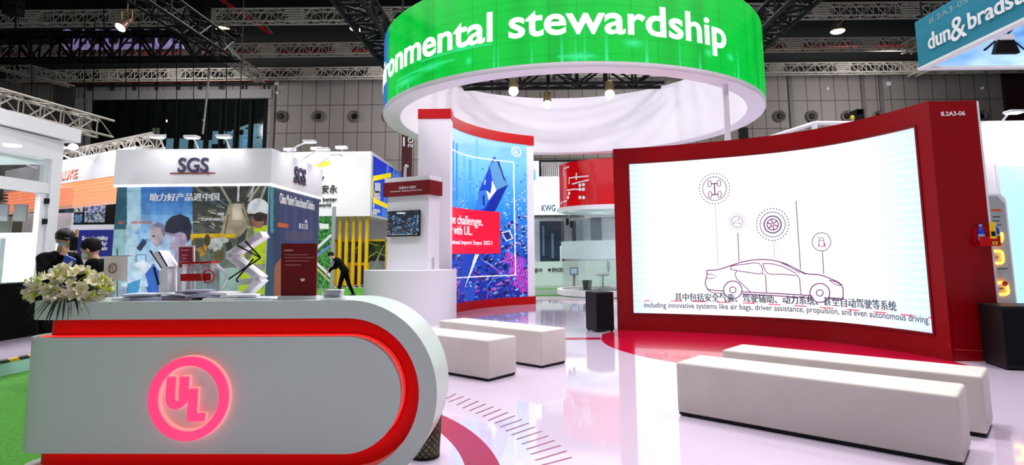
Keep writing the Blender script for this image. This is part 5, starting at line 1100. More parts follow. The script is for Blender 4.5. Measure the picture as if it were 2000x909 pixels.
cv.poly([(380,530),(470,522),(480,610),(376,610)], (165, 200, 190), .9); cv.rect(524, 355, 534, 610, (34, 70, 100)); cv.rect(523, 361, 527, 440, (60, 150, 160))
cv.poly([(468,470),(484,444),(524,440),(524,575),(466,578)], (190, 214, 30)); cv.poly([(484,446),(496,443),(492,500),(476,520)], (120, 120, 110)); cv.poly([(466,520),(524,515),(524,528),(466,534)], (150, 156, 150)); cv.poly([(466,545),(524,541),(524,553),(466,558)], (150, 156, 150)); cv.poly([(466,466),(484,444),(478,480),(462,520),(455,505)], (50, 60, 60))
cv.poly([(489,416),(520,416),(520,436),(508,446),(495,440)], (64, 40, 32)); cv.poly([(500,428),(512,428),(512,446),(496,446)], (150, 100, 78)); cv.ell(504.5, 408, 21, 20, (232, 235, 240)); cv.poly([(482,410),(528,410),(527,418),(484,418)], (222, 226, 234)); cv.rect(484, 418, 524, 424, (60, 46, 40)); cv.ell(504, 432, 12, 12, (150, 100, 78)); cv.ell(508, 424, 14, 9, (46, 30, 26))
nl = cv.noise(9, 77); cv.mix((nl-.5)*2, (20, 30, 60), .22); cv.mix((.5-nl)*2, (255, 255, 255), .10)
fS = Flat((X0, Y1, 0), (1, 0))
picture('mural', fS, .0, X1-X0, .35, ZF0-.04, 320, 240, cv, printed('mural_print_glow', .36, .45, .6), sg, .006)  # slight glow added to the print to keep its colours bright
PURP = mat('purple_letters', rgb(64, 52, 84), .45); ORANGE = mat('orange_print', rgb(214, 90, 40), .5)
fF = Flat((X0, Y1-.06, 0), (1, 0)); fM = Flat((X0, Y1-.006, 0), (1, 0)); fR = Flat((X1+.06, Y1, 0), (0, 1)); fR.n = np.array([1., 0, 0]); fP = Flat((X1, Y1, 0), (0, 1)); fP.n = np.array([1., 0, 0])
g = MB(); text_px(g, 'SGS', fF, 348, 337.5, 409, 308, .018, .03); g.build('fascia_letters', PURP, fas); g = MB(); text_px(g, 'SGS', fR, 573.5, 357, 596, 332, .018, .03); g.build('fascia_letters', PURP, fas)
g = MB(); stroke(g, fF, [fF.hit(333, 339), fF.hit(421.5, 338.5)], .026, .02); stroke(g, fF, [fF.hit(407.5, 333), fF.hit(407.5, 345)], .012, .02); stroke(g, fR, [fR.hit(571, 354), fR.hit(597, 362)], .03, .02); g.build('fascia_underline', mat('maroon_line', rgb(130, 30, 36), .45), fas)
g = MB(); text_px(g, '助力好产品进中国', fM, 292.5, 393.5, 428, 377, .0, .02); text_px(g, '助力好产品进中国', fM, 293.5, 393.5, 429, 377, .0, .021); g.build('mural_letters', TEXTW, sg)
g = MB(); text_px(g, '360', fM, 426, 421, 438, 415.5, .02, .02); text_px(g, 'COMPLIANCE', fM, 394, 432, 438, 426, .02, .02); g.build('mural_caption', TEXTW, sg)
g = MB(); text_px(g, '360', fM, 231, 438, 242, 432, .02, .004); text_px(g, 'ASSURANCE', fM, 256, 437.5, 297, 431.5, .02, .004); g.build('orange_caption', ORANGE, sg); g = MB(); stroke(g, fP, [fP.hit(541, 439), fP.hit(562, 442)], .09, .012); g.build('orange_caption', ORANGE, sg)
cv = Canvas(526, 355, 626, 610, 2, (30, 40, 84)); cv.grad(526, 355, 626, 440, (24, 46, 84), (40, 44, 104)); cv.grad(526, 440, 626, 610, (40, 44, 104), (70, 110, 140)); cv.grad(526, 355, 560, 610, (24, 70, 90), (30, 44, 90), False, .6)
cv.rect(528, 360, 534, 455, (40, 150, 150)); cv.rect(534, 360, 546, 600, (26, 40, 78), .7)
for x, w in ((556, 5), (572, 8), (592, 5), (604, 6)): cv.rect(x, 380, x+w, 470, (64, 90, 140), .4)
cv.poly([(536,520),(552,500),(556,600),(534,600)], (180, 100, 60), .8); cv.rect(560, 452, 612, 470, (120, 80, 90), .4); cv.ell(580, 500, 30, 30, (100, 130, 150), .5, soft=.7)
picture('side_mural', fP, .02, YB-Y1-.02, .35, ZF0-.04, 100, 200, cv, printed('mural_print_glow', .36, .45, .6), sg, .006)  # same added glow brightens the side print
g = MB(); a, b = fP.hit(545, 387), fP.hit(613, 400); put_text(g, 'China Market Omnichannel Solution', lambda x, y, d: fP.pt(x, y, .008+d), a[0], b[0], a[1]-.11, a[1]+.11, .006, .012); g.build('side_letters', TEXTW, sg); g = MB(); text_px(g, '的', fP, 595, 436, 600, 430, .02, .01); text_px(g, '解决方案', fP, 583, 447, 601, 438, .0, .01); g.build('side_letters', TEXTW, sg)
for (bx, by), (hx, hy) in (((322, 290), (307, 267)), ((388, 290), (375, 268)), ((449, 288), (437, 267))):
    b_ = aty(bx, by, Y1+.02); b_[2] = ZF1; arm_lamp(sg, b_, aty(hx, hy, Y1-.55))
    h_ = aty(hx, hy, Y1-.55); spot(h_, (b_[0]+.0, Y1, ZF1-.42), 26, 100)
for yy in (12.7, 13.6, 14.5): arm_lamp(sg, (X1, yy, ZF1), (X1+.55, yy, ZF1+.28)); spot((X1+.55, yy, ZF1+.25), (X1, yy, ZF1-.4), 22, 100)

# --- stand with the big white box fascia and blue panel
Y2 = 28.; EX1 = aty(724, 350, Y2)[0]; EX0 = aty(520, 350, Y2)[0]; EZ1 = aty(700, 296, Y2)[2]; EZ0 = aty(700, 422.5, Y2)[2]; EYB = 35.
ey = thing('exhibition_booth', 'white box fascia booth with yellow beam emblem and blue side panel on yellow posts', 'booth', (EX1-3, 30, 0))
g = MB(); g.box((EX0, Y2, EZ0), (EX1, EYB, EZ1)); fas = g.build('fascia_box', WHITE, ey)
fE = Flat((EX0, Y2, 0), (1, 0)); fB = Flat((EX1, Y2, 0), (0, 1)); fB.n = np.array([1., 0, 0])
g = MB(); text_px(g, '安永', fE, 628, 377, 659, 361, .0, .04); g.build('fascia_letters', TEXTK, fas); g = MB(); text_px(g, 'a better', fE, 622.5, 393.6, 658.5, 385.5, .006, .03); g.build('fascia_letters', TEXTK, fas); g = MB(); text_px(g, 'world', fE, 622.5, 404.2, 646.5, 396.4, .006, .03); patch(g, fE, [fE.hit(*q) for q in ((618,345),(634,345),(628,359),(618,359))], .02); g.build('fascia_letters', TEXTK, fas)
g = MB(); patch(g, fE, [fE.hit(*q) for q in ((608,324),(644.5,312),(644.5,322.5),(612,328))], .02); g.build('beam_emblem', mat('bright_yellow', rgb(250, 225, 0), .5), fas)
cv = Canvas(718, 298, 800, 450, 2, (16, 60, 225)); cv.grad(718, 298, 800, 450, (10, 40, 215), (40, 120, 240)); cv.line([(760, 300), (748, 440)], 6, (110, 180, 250), .6); cv.line([(772, 320), (752, 440)], 3, (170, 215, 255), .5); cv.ell(775, 345, 14, 14, (150, 200, 250), .6, soft=.8)
picture('blue_panel', fB, .35, EYB-Y2, EZ0+.12, EZ1-.15, 90, 90, cv, printed('backlit_poster2', .45, .4, .5), ey, .01)
g = MB()
for q, w in (([(728,349),(763,342)], .25), ([(728,349),(726.5,387)], .16), ([(727,391),(757,404)], .25)): stroke(g, fB, [fB.hit(*x) for x in q], w, .03)
g.build('yellow_line', mat('yellow_backlit', rgb(250, 225, 20), .5, emit=rgb(250, 225, 20), es=.4), ey)
g = MB()
for q, w in (([(731,367),(742,367)], .5), ([(729,377),(741,378)], .2), ([(729,384),(742,387)], .2), ([(727,411),(741,413)], .16), ([(726,416),(735,418)], .14), ([(727,401),(730,402)], .2)): stroke(g, fB, [fB.hit(*x) for x in q], w, .03)
g.build('white_print', TEXTW, ey)
for k, px in enumerate((663, 676, 689.5, 702.5, 715.5)):
    a = aty(px, 500, Y2+.3); w = .07; g = MB(); g.box((a[0]-w, Y2+.24, 0), (a[0]+w, Y2+.4, EZ0)); g.build('yellow_post', YEL, ey)
Y3 = 30.; a = aty(655, 470, Y3); b = aty(756, 470, Y3)
g = MB(); xs_ = [aty(p_, 500, Y3)[0] for p_ in (653, 657, 752, 756)]
g.box((xs_[0], Y3, 0), (xs_[1], Y3+.2, aty(700, 469, Y3)[2])); g.box((xs_[2], Y3, 0), (xs_[3], Y3+.2, aty(700, 469, Y3)[2])); g.box((xs_[0], Y3, aty(700, 472, Y3)[2]), (xs_[3], Y3+.2, aty(700, 468, Y3)[2]))
g.box((xs_[0], Y3-.6, 0), (aty(690, 500, Y3)[0], Y3, aty(700, 513, Y3)[2])); g.box((aty(690, 500, Y3)[0], Y3-.3, aty(700, 519, Y3)[2]), (aty(722, 500, Y3)[0], Y3, aty(700, 513, Y3)[2])); g.box((aty(714, 500, Y3)[0], Y3-.3, 0), (aty(722, 500, Y3)[0], Y3, aty(700, 519, Y3)[2])); g.build('yellow_frame', YEL, ey)
cv = Canvas(650, 465, 760, 570, 2, (30, 38, 26)); nz = cv.noise(4, 31); cv.mix((nz > .55)*1., (62, 92, 30), .8); cv.mix((nz < .25)*1., (12, 14, 12), .8)
for q in ([(690,490),(712,472),(740,480)], [(712,510),(735,492),(752,500)], [(735,520),(742,495),(750,480)]): cv.line(q, 1.6, (190, 205, 90), .9)
cv.line([(724, 552), (733, 515), (743, 492)], 3, (140, 150, 150)); cv.rect(662, 486, 680, 505, (40, 60, 46)); cv.rect(722, 510, 756, 560, (150, 165, 165), .8); cv.rect(690, 520, 716, 560, (40, 16, 14))
picture('green_screen', Flat((xs_[1], Y3+.1, 0), (1, 0)), 0, xs_[2]-xs_[1], .0, aty(700, 470, Y3)[2], 90, 80, cv, printed('dim_video', .25, .4, .5), ey, .0)
g = MB(); g.box((EX0, EYB-.3, 0), (xs_[0]-2, EYB, EZ0)); g.box((EX0, EYB-.31, aty(700, 470, EYB)[2]), (EX1, EYB, EZ0)); g.build('back_panel', WHITE, ey)
Y4 = 26.; cv = Canvas(618, 420, 652, 556, 3, (30, 110, 50)); nz = cv.noise(3, 41); cv.mix((nz > .6)*1., (90, 170, 70), .8); cv.mix((nz < .3)*1., (16, 60, 44), .9); cv.line([(618, 486), (646, 460)], 5, (235, 235, 240)); cv.line([(618, 514), (646, 540)], 5, (235, 235, 235)); cv.line([(618, 500), (646, 480)], 4, (120, 140, 220)); cv.line([(618, 524), (646, 552)], 3, (230, 200, 140)); cv.rect(624, 437, 642, 448, (240, 245, 240))
xa, xb, xc = aty(616, 500, Y4)[0], aty(646.5, 500, Y4)[0], aty(652, 500, Y4)[0]
gp = thing('banner_panel', 'tall green aerial tree picture panel between the dark side mural and the yellow posts', 'panel', (xb, Y4, 0)); picture('print', Flat((xa, Y4, 0), (1, 0)), 0, xb-xa, .05, aty(640, 423, Y4)[2], 50, 110, cv, printed('backlit_poster2', .45, .4, .5), gp, .01)
g = MB(); g.box((xa, Y4, 0), (xb, Y4+.1, aty(640, 422, Y4)[2])); g.box((xb, Y4-.03, 0), (xc, Y4+.12, EZ0+.3)); g.build('frame', mat('grey_panel_frame', rgb(170, 172, 176), .5), gp)
g = MB(); p = aty(760, 556, 27.4)
for k in range(12):
    x = aty(622+k*12, 556, 27.4)[0]; g.box((x, 27.36, .0), (x+.14, 27.44, .05))
tag(g.build('kerb_strip', BLACK), 'low dashed kerb strip along the foot of the yellow posts', 'kerb')
for px, py, lb in ((566, 293, 'small white floodlight on the back of the white fascia, first right of the dark window'), (619, 291, 'small white floodlight above the white fascia, middle'), (667, 289, 'small white floodlight above the white fascia, right')):
    p = aty(px, py, Y2+.4); t = thing('floodlight', lb, 'lamp', p); g = MB(); g.box(p-np.array([.28, .15, .06]), p+np.array([.28, .15, .08])); g.build('head', SATIN, t, bevel=.03); g = MB(); g.tube([p, (p[0], p[1]+.2, EZ1+.035)], .03, 6); g.build('arm', SATIN, t)
spot((EX1-2.5, Y2-.9, EZ1+.4), (EX1-2.5, Y2, EZ1-1.2), 260, 120, .1); spot((EX1-5.2, Y2-.9, EZ1+.4), (EX1-5.2, Y2, EZ1-1.2), 260, 120, .1)
# maroon vertical banner behind the kiosk
Yb = 34.; x0_, x1_ = aty(784.5, 300, Yb)[0], aty(804, 300, Yb)[0]; ban = thing('vertical_banner', 'dark maroon vertical banner with white marks, hanging left of the slim tower', 'banner', (x0_, Yb, 5))
g = MB(); g.box((x0_, Yb, 2.), (x1_, Yb+.12, aty(800, 262, Yb)[2])); g.build('cloth', mat('maroon_cloth', rgb(70, 12, 16), .7), ban)
fb = Flat((x0_, Yb, 0), (1, 0)); g = MB()
for y0, s, x in ((282, '5G', 797),):
    (u, z) = fb.hit(x, y0); v, f = glyphs(s, .02, 0.); g.add([fb.pt(u+q[1]*(.42 if s == '5G' else .25), z+q[0]*(.5 if s == '5G' else .33)-.2, .02) for q in v], f)
g.build('mark', TEXTW, ban); g = MB(); stroke(g, fb, [fb.hit(789, 268), fb.hit(789, 286)], .1, .02); g.build('mark', TEXTW, ban)
t = thing('floodlight', 'white slim arm lamp above the red sign band of the kiosk', 'lamp', aty(791, 345, 15)); p = aty(791, 345, 15); g = MB(); g.tube([(p[0], 15, 0), p, aty(791.5, 328, 15)], .035, 8); g.tube([aty(791.5, 328, 15), aty(793, 324, 14.8), aty(796, 325, 14.6)], .035, 8); g.build('arm', SATIN, t)

# --- left glass stand on its low platform
LX = -8.1; PZ = .18
def lx(x, y, X=LX): return atx(x, y, X)
g = MB(); g.box((-14, 2, 0), (-6.4, 11.4, PZ)); struct(g.build('floor_platform', gloss))
g = MB(); g.box((-6.4, 2, -.002), (-6.385, 11.4, PZ)); struct(g.build('trim_6', mat('pale_teal_fascia', rgb(160, 200, 196), .5)))
hz = mat('hazard_tape', rgb(30, 30, 30), .5); n, l, p_ = nodes(hz); tc = n.new('ShaderNodeTexCoord'); wv = n.new('ShaderNodeTexWave'); wv.inputs['Scale'].default_value = 2.2; wv.bands_direction = 'DIAGONAL'; rp = n.new('ShaderNodeValToRGB'); rp.color_ramp.interpolation = 'CONSTANT'; rp.color_ramp.elements[0].color = (*rgb(20, 20, 18), 1); rp.color_ramp.elements[1].color = (*rgb(190, 150, 40), 1); rp.color_ramp.elements[1].position = .5
l.new(tc.outputs['Object'], wv.inputs['Vector']); l.new(wv.outputs['Fac'], rp.inputs['Fac']); l.new(rp.outputs['Color'], p_.inputs['Base Color'])
g = MB(); g.box((-6.47, 2, PZ), (-6.382, 11.4, PZ+.003)); g.box((-6.385, 2, PZ-.03), (-6.382, 11.4, PZ)); struct(g.build('trim_7', hz))
gb = thing('glass_booth', 'white framed glass booth with a black skirt at the left edge', 'booth', (LX, 9, PZ))
yA, yB = 5.5, lx(124, 300)[1]; yP = lx(104, 300)[1]
zT, zB, zM1, zM0 = lx(0, 246)[2], lx(0, 291)[2], lx(0, 343)[2], lx(0, 366)[2]
g = MB(); g.box((LX-.3, yA, zB), (LX, yB, zT)); g.box((LX-.2, yP, PZ), (LX, yB, zB)); g.box((LX-.16, yA, zM0), (LX-.02, yP, zM1)); g.box((LX-.12, lx(92, 400)[1], PZ), (LX-.03, lx(80, 400)[1]+.02, zM0)); g.build('frame', WHITE, gb)
g = MB(); pr = []
rings = []
for yy in np.linspace(yA, yB+.25, 14):
    s = .25*((yy-yA)/(yB-yA)); rings.append([(LX-3.2, yy, zT+.02), (LX-.05+.2*math.sin(s*3), yy, zT+.02), (LX-.05+.2*math.sin(s*3), yy, zT+.26), (LX-3.2, yy, zT+.26)])
g.loft(rings); g.build('canopy', WHITE, gb)
g = MB(); g.box((LX-3.2, yA, zB-.05), (LX-.3, yB, zT)); g.build('soffit', mat('mint_ceiling', rgb(225, 242, 232), .5), gb)
for px, py in ((24, 283), (4, 323)):
    q = fl(px, py, zB-.052) if py < 300 else None
    if q is not None: g = MB(); g.lathe((q[0], q[1], zB-.075), [(.1, 0), (.11, .02)], 14); g.build('downlight', LAMPW, gb)
g = MB(); g.box((LX-.07, yA, zM1), (LX-.06, yP, zB)); g.box((LX-.07, yA, PZ+.8), (LX-.06, yP, zM0)); g.box((LX-.07, yB, PZ+.8), (LX-.06, lx(148, 400)[1], lx(148, 366)[2])); g.build('glass_pane', GLASS, gb)
g = MB()
for px, py in ((92, 393), (88, 433)): q = lx(px, py); g.box((LX-.035, q[1]-.03, q[2]-.045), (LX+.02, q[1]+.03, q[2]+.045))
g.build('hinge', BLACK, gb)
zS = lx(0, 556, LX+.12)[2]
g = MB(); g.box((LX-.4, yA, PZ), (LX+.12, lx(120, 600)[1], zS)); g.build('skirt', mat('black_skirt_cloth', rgb(4, 4, 5), .9, spec=.08), gb)
g = MB(); g.box((LX-3.3, yA, PZ), (LX-3.2, yB+1, zM0-.3)); g.box((LX-3.2, yB+.8, PZ), (LX-.6, yB+.9, 1.9)); g.build('inner_wall', mat('mint_white_wall', rgb(226, 240, 234), .5), gb)
Yw = 11.6
g = MB()
for a, b in ((13, 43), (51, 79)): p, q = aty(a, 434, Yw-.4), aty(b, 402, Yw-.4); g.box((p[0], yB+.77, p[2]), (q[0], yB+.8, q[2]))
g.build('grey_panel', mat('mid_grey_panel', rgb(130, 134, 138), .5), gb)
p, q = aty(-30, 600, 9.7), aty(13, 465, 9.7); g = MB(); g.box((p[0], 9.6, PZ), (q[0], 9.7, q[2])); tag(g.build('grey_cabinet', mat('grey_cabinet', rgb(150, 156, 160), .5), bevel=.02), 'grey upright cabinet behind the glass at the left edge', 'cabinet')
# slim silver truss and floodlights over the glass stand
truss('lighting_truss', 'small silver box truss over the glass booth at upper left', (-11.9, 12.6, 4.95), (-11.6, 15.9, 4.95), .45, .45, mat('grey_truss', rgb(150, 145, 134), .5, .1), bay=.5, r=.03, rb=.02)
for px, py, Y, lb in ((12, 240, 10.5, 'black floodlight hanging at the left edge under the small truss'), (136, 270, 14, 'black floodlight hanging at the end of the small truss')):
    p = aty(px, py, Y); t = thing('floodlight', lb, 'lamp', p); g = MB(); g.box(p-np.array([.09, .1, .12]), p+np.array([.09, .1, .08])); g.build('housing', BLACK, t, bevel=.02); g = MB(); g.tube([p, p+np.array([0, 0, .3])], .03, 6); g.build('clamp', BLACK, t)
p = aty(143, 287, 13.2); t = thing('floodlight', 'glowing white floodlight above the orange slatted booth', 'lamp', p); g = MB(); g.ball(p, (.1, .09, .07), 12); g.build('lens', LAMPW, t); g = MB(); g.tube([p, p+np.array([-.1, .1, .2])], .03, 6); g.build('arm', BLACK, t)

# --- booth with orange slats
pa, pb = np.array((-9.03+.25, 13.0)), np.array((-14.8, 16.5)); od = (pa-pb)/np.linalg.norm(pa-pb); fo_ = Flat(pb, od)
ob = thing('exhibition_booth', 'white fascia booth with glowing orange slats, behind the glass booth', 'booth', (*((pa+pb)/2), 0))
oL = np.linalg.norm(pa-pb); h_ = lambda x, y: fo_.hit(x, y)
zt1, zs1, zs0 = h_(231, 292)[1], h_(231, 343)[1], h_(230, 395)[1]
g = MB(); q = [tuple(fo_.pt(u, 0, d)[:2]) for u, d in ((0, 0), (oL, 0), (oL, -.15), (0, -.15))]; g.prism(q, zs1, zt1); g.build('fascia', WHITE, ob)
g = MB(); q2 = [tuple(fo_.pt(u, 0, d)[:2]) for u, d in ((0, -.12), (oL, -.12), (oL, -.2), (0, -.2))]; g.prism(q2, zs0, zs1); g.build('slat_backing', mat('peach_board', rgb(250, 214, 200), .5, emit=rgb(250, 200, 180), es=.35), ob)
for k in range(7):
    z = zs1-.03-(zs1-zs0)*k/7; g = MB(); q = [tuple(fo_.pt(u, 0, d)[:2]) for u, d in ((0, 0), (oL, 0), (oL, -.12), (0, -.12))]; g.prism(q, z-.016, z); g.build('slat', mat('orange_slat', rgb(250, 182, 130), .5, emit=rgb(250, 160, 100), es=.4), ob)
g = MB(); put_text(g, 'WHERE            TO BE LUKE', fo_.pt, h_(8, 345)[0], h_(152, 345)[0], h_(152, 347)[1], h_(152, 330)[1], .012, .03); g.build('fascia_letters', mat('salmon_letters', rgb(246, 178, 162), .6), ob)
for bx, by, hx, hy in ((150, 316, 122, 294), (186, 313, 165, 294), (72, 330, 46, 313)): u, z = h_(bx, by); b_ = fo_.pt(u, z); hu, hz_ = h_(hx, hy); arm_lamp(ob, b_, fo_.pt(hu, hz_, .5))
g = MB(); g.box((-14, 16.3, 0), (-8.6, 16.4, zs0)); g.build('back_panel', SATIN, ob)
spot(tuple(fo_.pt(oL*.55, zt1+.4, .9)), tuple(fo_.pt(oL*.6, zs1, 0)), 90, 110); spot(tuple(fo_.pt(oL*.9, zt1+.4, .9)), tuple(fo_.pt(oL*.9, zs1, 0)), 60, 110)
truss('lighting_truss', 'silver truss along the top of the orange slatted booth', tuple(fo_.pt(oL*.35, zt1+.18, -.4)), tuple(fo_.pt(oL*1.02, zt1+.18, -.4)), .3, .3, ALU, bay=.35, r=.025, rb=.015)
Ym = 15.5; mon = thing('monitor_wall', 'black framed wall of four small screens left of the laboratory mural', 'monitors', aty(185, 420, Ym)); g = MB(); p, q = aty(143, 441, Ym), aty(224, 400, Ym); g.box((p[0], Ym, p[2]), (q[0], Ym+.1, q[2])); g.build('frame', BLACK, mon)
for k, (a, b, c, d_) in enumerate(((145, 403, 163, 415), (166, 402, 207, 416), (145, 419, 162, 436), (166, 417, 206, 435))):
    cv = Canvas(a-2, b-4, c+2, d_+4, 3, ((210, 220, 225), (170, 185, 235), (110, 160, 205), (150, 175, 200))[k]); nz = cv.noise(3, 50+k); cv.mix((nz > .6)*1., (30, 50, 80), .8); cv.mix((nz < .25)*1., (240, 240, 250), .8)
    f_ = Flat((aty(a, b, Ym)[0], Ym, 0), (1, 0)); picture('screen', f_, 0, aty(c, b, Ym)[0]-aty(a, b, Ym)[0], aty(a, d_, Ym)[2], aty(a, b, Ym)[2], 40, 30, cv, printed('dim_video', .25, .4, .5), mon, .01)
p, q = aty(222, 440, Ym), aty(233, 398, Ym); g = MB(); g.box((p[0], Ym+.02, 0), (q[0], Ym+.1, q[2])); tag(g.build('green_board', mat('leaf_green_board', rgb(40, 130, 30), .5)), 'narrow green board beside the black screen wall', 'board')
Yn = 13.4; p, q = aty(150, 502, Yn), aty(222, 449, Yn); bs = thing('blue_sign', 'dark blue sign board with white lettering behind the masked people', 'sign', (p[0], Yn, 0)); g = MB(); g.box((p[0], Yn, p[2]), (q[0], Yn+.06, q[2])); g.build('board', mat('navy_board', rgb(24, 34, 140), .4), bs)
g = MB(); g.box((p[0]-.35, Yn+.01, q[2]), (q[0]+.1, Yn+.12, q[2]+.12)); g.box((p[0]+.55, Yn+.02, 0), (p[0]+.63, Yn+.08, p[2])); g.build('frame', SATIN, bs)
f_ = Flat((p[0], Yn, 0), (1, 0)); g = MB(); text_px(g, 'Sustainability', f_, 160, 472, 212, 461, .02, .01); text_px(g, 'Solutions for', f_, 162, 481, 210, 471, .02, .01); text_px(g, 'Supply Chain', f_, 162, 492, 210, 481, .02, .01); g.build('lettering', TEXTW, bs)

# --- far stand seen between the poster wall and the screen
Yk = 27.; kx_ = lambda px: aty(px, 450, Yk)[0]; kz_ = lambda py: aty(1080, py, Yk)[2]
kw_ = thing('exhibition_booth', 'far white booth with teal letters and glass front, seen right of the blue poster', 'booth', (kx_(1080), Yk, 0))
g = MB(); g.box((kx_(1015), Yk, kz_(420)), (kx_(1215), Yk+.2, kz_(345))); fas = g.build('fascia', mat('white_fascia_glow', rgb(245, 245, 248), .5, emit=(1, 1, 1), es=.6), kw_)  # fascia board given a glow of its own to brighten its white
g = MB(); fk = Flat((kx_(1015), Yk, 0), (1, 0)); text_px(g, 'KWG', fk, 1057.5, 413.5, 1085, 400, .03, .03); g.build('fascia_letters', mat('teal_letters', rgb(24, 92, 112), .5), fas)
g = MB(); g.box((kx_(1010), Yk+.6, kz_(345)), (kx_(1230), Yk+.7, kz_(308))); g.build('dark_band', BLACK, kw_)
g = MB()
for k in range(34): x = kx_(1060+k*4); g.box((x, Yk+.45, kz_(343)), (x+.045, Yk+.55, kz_(314)))
g.build('ceiling_slats', mat('pale_slats', rgb(190, 190, 192), .5), kw_)
g = MB(); g.box((kx_(1010), Yk-.02, kz_(424)), (kx_(1110), Yk+.2, kz_(420))); g.box((kx_(1185-70), Yk-.02, kz_(424)), (kx_(1215), Yk+.2, kz_(420))); g.build('dark_rail', mat('dark_rail', rgb(34, 44, 54), .5), kw_)
g = MB(); p, q = kx_(1036), kx_(1054); g.box((p, Yk-.1, kz_(360)), (q, Yk-.02, kz_(315))); hb = g.build('hanging_board', SATIN, kw_)
g = MB(); g.box((kx_(1039), Yk-.14, kz_(351)), (kx_(1047), Yk-.1, kz_(332))); g.build('blue_print', mat('cyan_print', rgb(70, 160, 190), .5), hb)
g = MB(); g.box((kx_(1010), Yk+1.4, 0), (kx_(1230), Yk+1.5, kz_(424))); g.build('back_panel', mat('pale_blue_interior', rgb(190, 205, 215), .5), kw_)
g = MB(); g.box((kx_(1055), Yk+.9, kz_(512)), (kx_(1104), Yk+1., kz_(430))); g.box((kx_(1158), Yk+.9, kz_(480)), (kx_(1180), Yk+1., kz_(416))); g.box((kx_(1120), Yk+.9, kz_(480)), (kx_(1128), Yk+1., kz_(430))); g.build('dark_glazing', mat('blue_black_glass', rgb(40, 54, 72), .15), kw_)
for a_, b_, c_, d_ in ((1060, 1064, 500, 440), (1078, 1083, 505, 455), (1136, 1143, 480, 428)): g = MB(); g.box((kx_(a_), Yk+.85, kz_(c_)), (kx_(b_), Yk+.89, kz_(d_))); g.build('glimmer_panel', mat('steel_blue_panel', rgb(90, 120, 150), .3), kw_)
g = MB(); g.box((kx_(1010), Yk, 0), (kx_(1215), Yk+.1, kz_(511))); lw = g.build('low_wall', mat('mint_grey_wall', rgb(190, 212, 206), .5), kw_)
g = MB(); text_px(g, 'Regus', fk, 1033, 533, 1059, 522, .006, .02); text_px(g, 'SPACES', fk, 1078, 531, 1100, 523.5, .02, .02); u, z = fk.hit(1073, 527.5); patch(g, fk, [(u+.07*math.cos(a), z+.07*math.sin(a)) for a in np.linspace(0, 2*math.pi, 17)[:-1]], .02); g.build('low_letters', TEXTK, lw)
g = MB(); g.box((-2, 20.5, -.012), (4.2, 27, -.003)); struct(g.build('floor_aisle', mat('dark_aisle_floor', rgb(96, 118, 100), .3)))
g = MB(); g.box((-2, 24.3, -.003), (4.2, 25., .002)); g.box((-2, 20.4, -.003), (4.2, 21., .0)); struct(g.build('floor_strip', GREEN))
# --- round red booth
QC = np.array([2.95, 21.0]); QR = 1.79
rb_ = thing('round_booth', 'round glass booth with a glossy red drum fascia, left of the screen wall', 'booth', (*QC, 0))
zq1, zq0, zw = 4.55, 3.02, 2.9
g = MB(); g.lathe((*QC, 0), [(QR, zq0), (QR+.02, zq0), (QR+.02, zq1), (QR-.1, zq1), (QR-.1, zq0+.2)], 72); dr = g.build('drum', mat('glossy_red', rgb(215, 8, 20), .2, coat=.5), rb_, True)
g = MB(); g.lathe((*QC, 0), [(QR-.02, zw), (QR+.1, zw), (QR+.1, zq0), (QR-.02, zq0)], 72); g.build('white_rim', WHITE, rb_, True)
g = MB(); g.lathe((*QC, 0), [(QR-.06, .2), (QR-.04, .2), (QR-.04, zw), (QR-.06, zw)], 72); g.build('glass_wall', GLASS, rb_, True)
g = MB(); g.lathe((*QC, 0), [(QR-.035, 1.25), (QR-.03, 1.25), (QR-.03, 1.85), (QR-.035, 1.85)], 72); g.build('frosted_band', FROST, rb_, True)
g = MB(); g.lathe((*QC, 0), [(QR+.1, 0), (QR+.14, .02), (QR+.14, .2), (.02, .2)], 72); g.build('plinth', WHITE, rb_, True)
qs = Cyl(QC, QR+.02, R_(-250), R_(-60)); g = MB()
for q in ([(1102,345),(1102,330),(1112,326)], [(1112,360),(1112,348),(1130,346),(1150,344)], [(1108,372),(1122,370),(1138,371)], [(1118,360),(1150,352)], [(1126,352),(1126,338)], [(1100,395),(1108,392)]):
    stroke(g, qs, [qs.hit(*x) for x in q], .045, .012)
for x, y in ((1133,362),(1140,361),(1133,370),(1140,370),(1133,386),(1140,386),(1097,397),(1110,386),(1112,378)): u, z = qs.hit(x, y); patch(g, qs, [(u+.06*math.cos(a), z+.06*math.sin(a)) for a in np.linspace(0, 2*math.pi, 13)[:-1]], .012)
g.build('circuit_print', TEXTW, dr)
g = MB()
for px, py in ((1108, 433), (1116, 438)): u, z = qs.hit(px, py); q = qs.pt(u, z, .0); g.box(q-np.array([.05, .05, .12]), q+np.array([.05, .05, .1]))
g.build('hinge', BLACK, rb_)
g = MB(); u, z = qs.hit(1101, 496); q = qs.pt(u, z, .05); g.tube([q+np.array([0, -.04, -.3]), q+np.array([-.06, -.06, -.25]), q+np.array([-.06, -.06, .25]), q+np.array([0, -.04, .3])], .03, 8); g.build('door_handle', SATIN, rb_)
p = aty(1147, 561, 20.2); t = thing('plant_bin', 'dark green bin inside the round glass booth', 'bin', (p[0], 20.2, .203)); g = MB(); g.lathe((p[0], 20.2, .203), [(.13, 0), (.17, .32), (.15, .32), (.12, .03), (.01, .02)], 20); g.build('body', mat('dark_green_plastic', rgb(50, 66, 50), .5), t, True)
p = aty(1178, 566, 20.4); t = thing('swivel_chair', 'white swivel chair inside the round glass booth', 'chair', (p[0], 20.4, .203)); q = np.array((p[0], 20.4, .203))
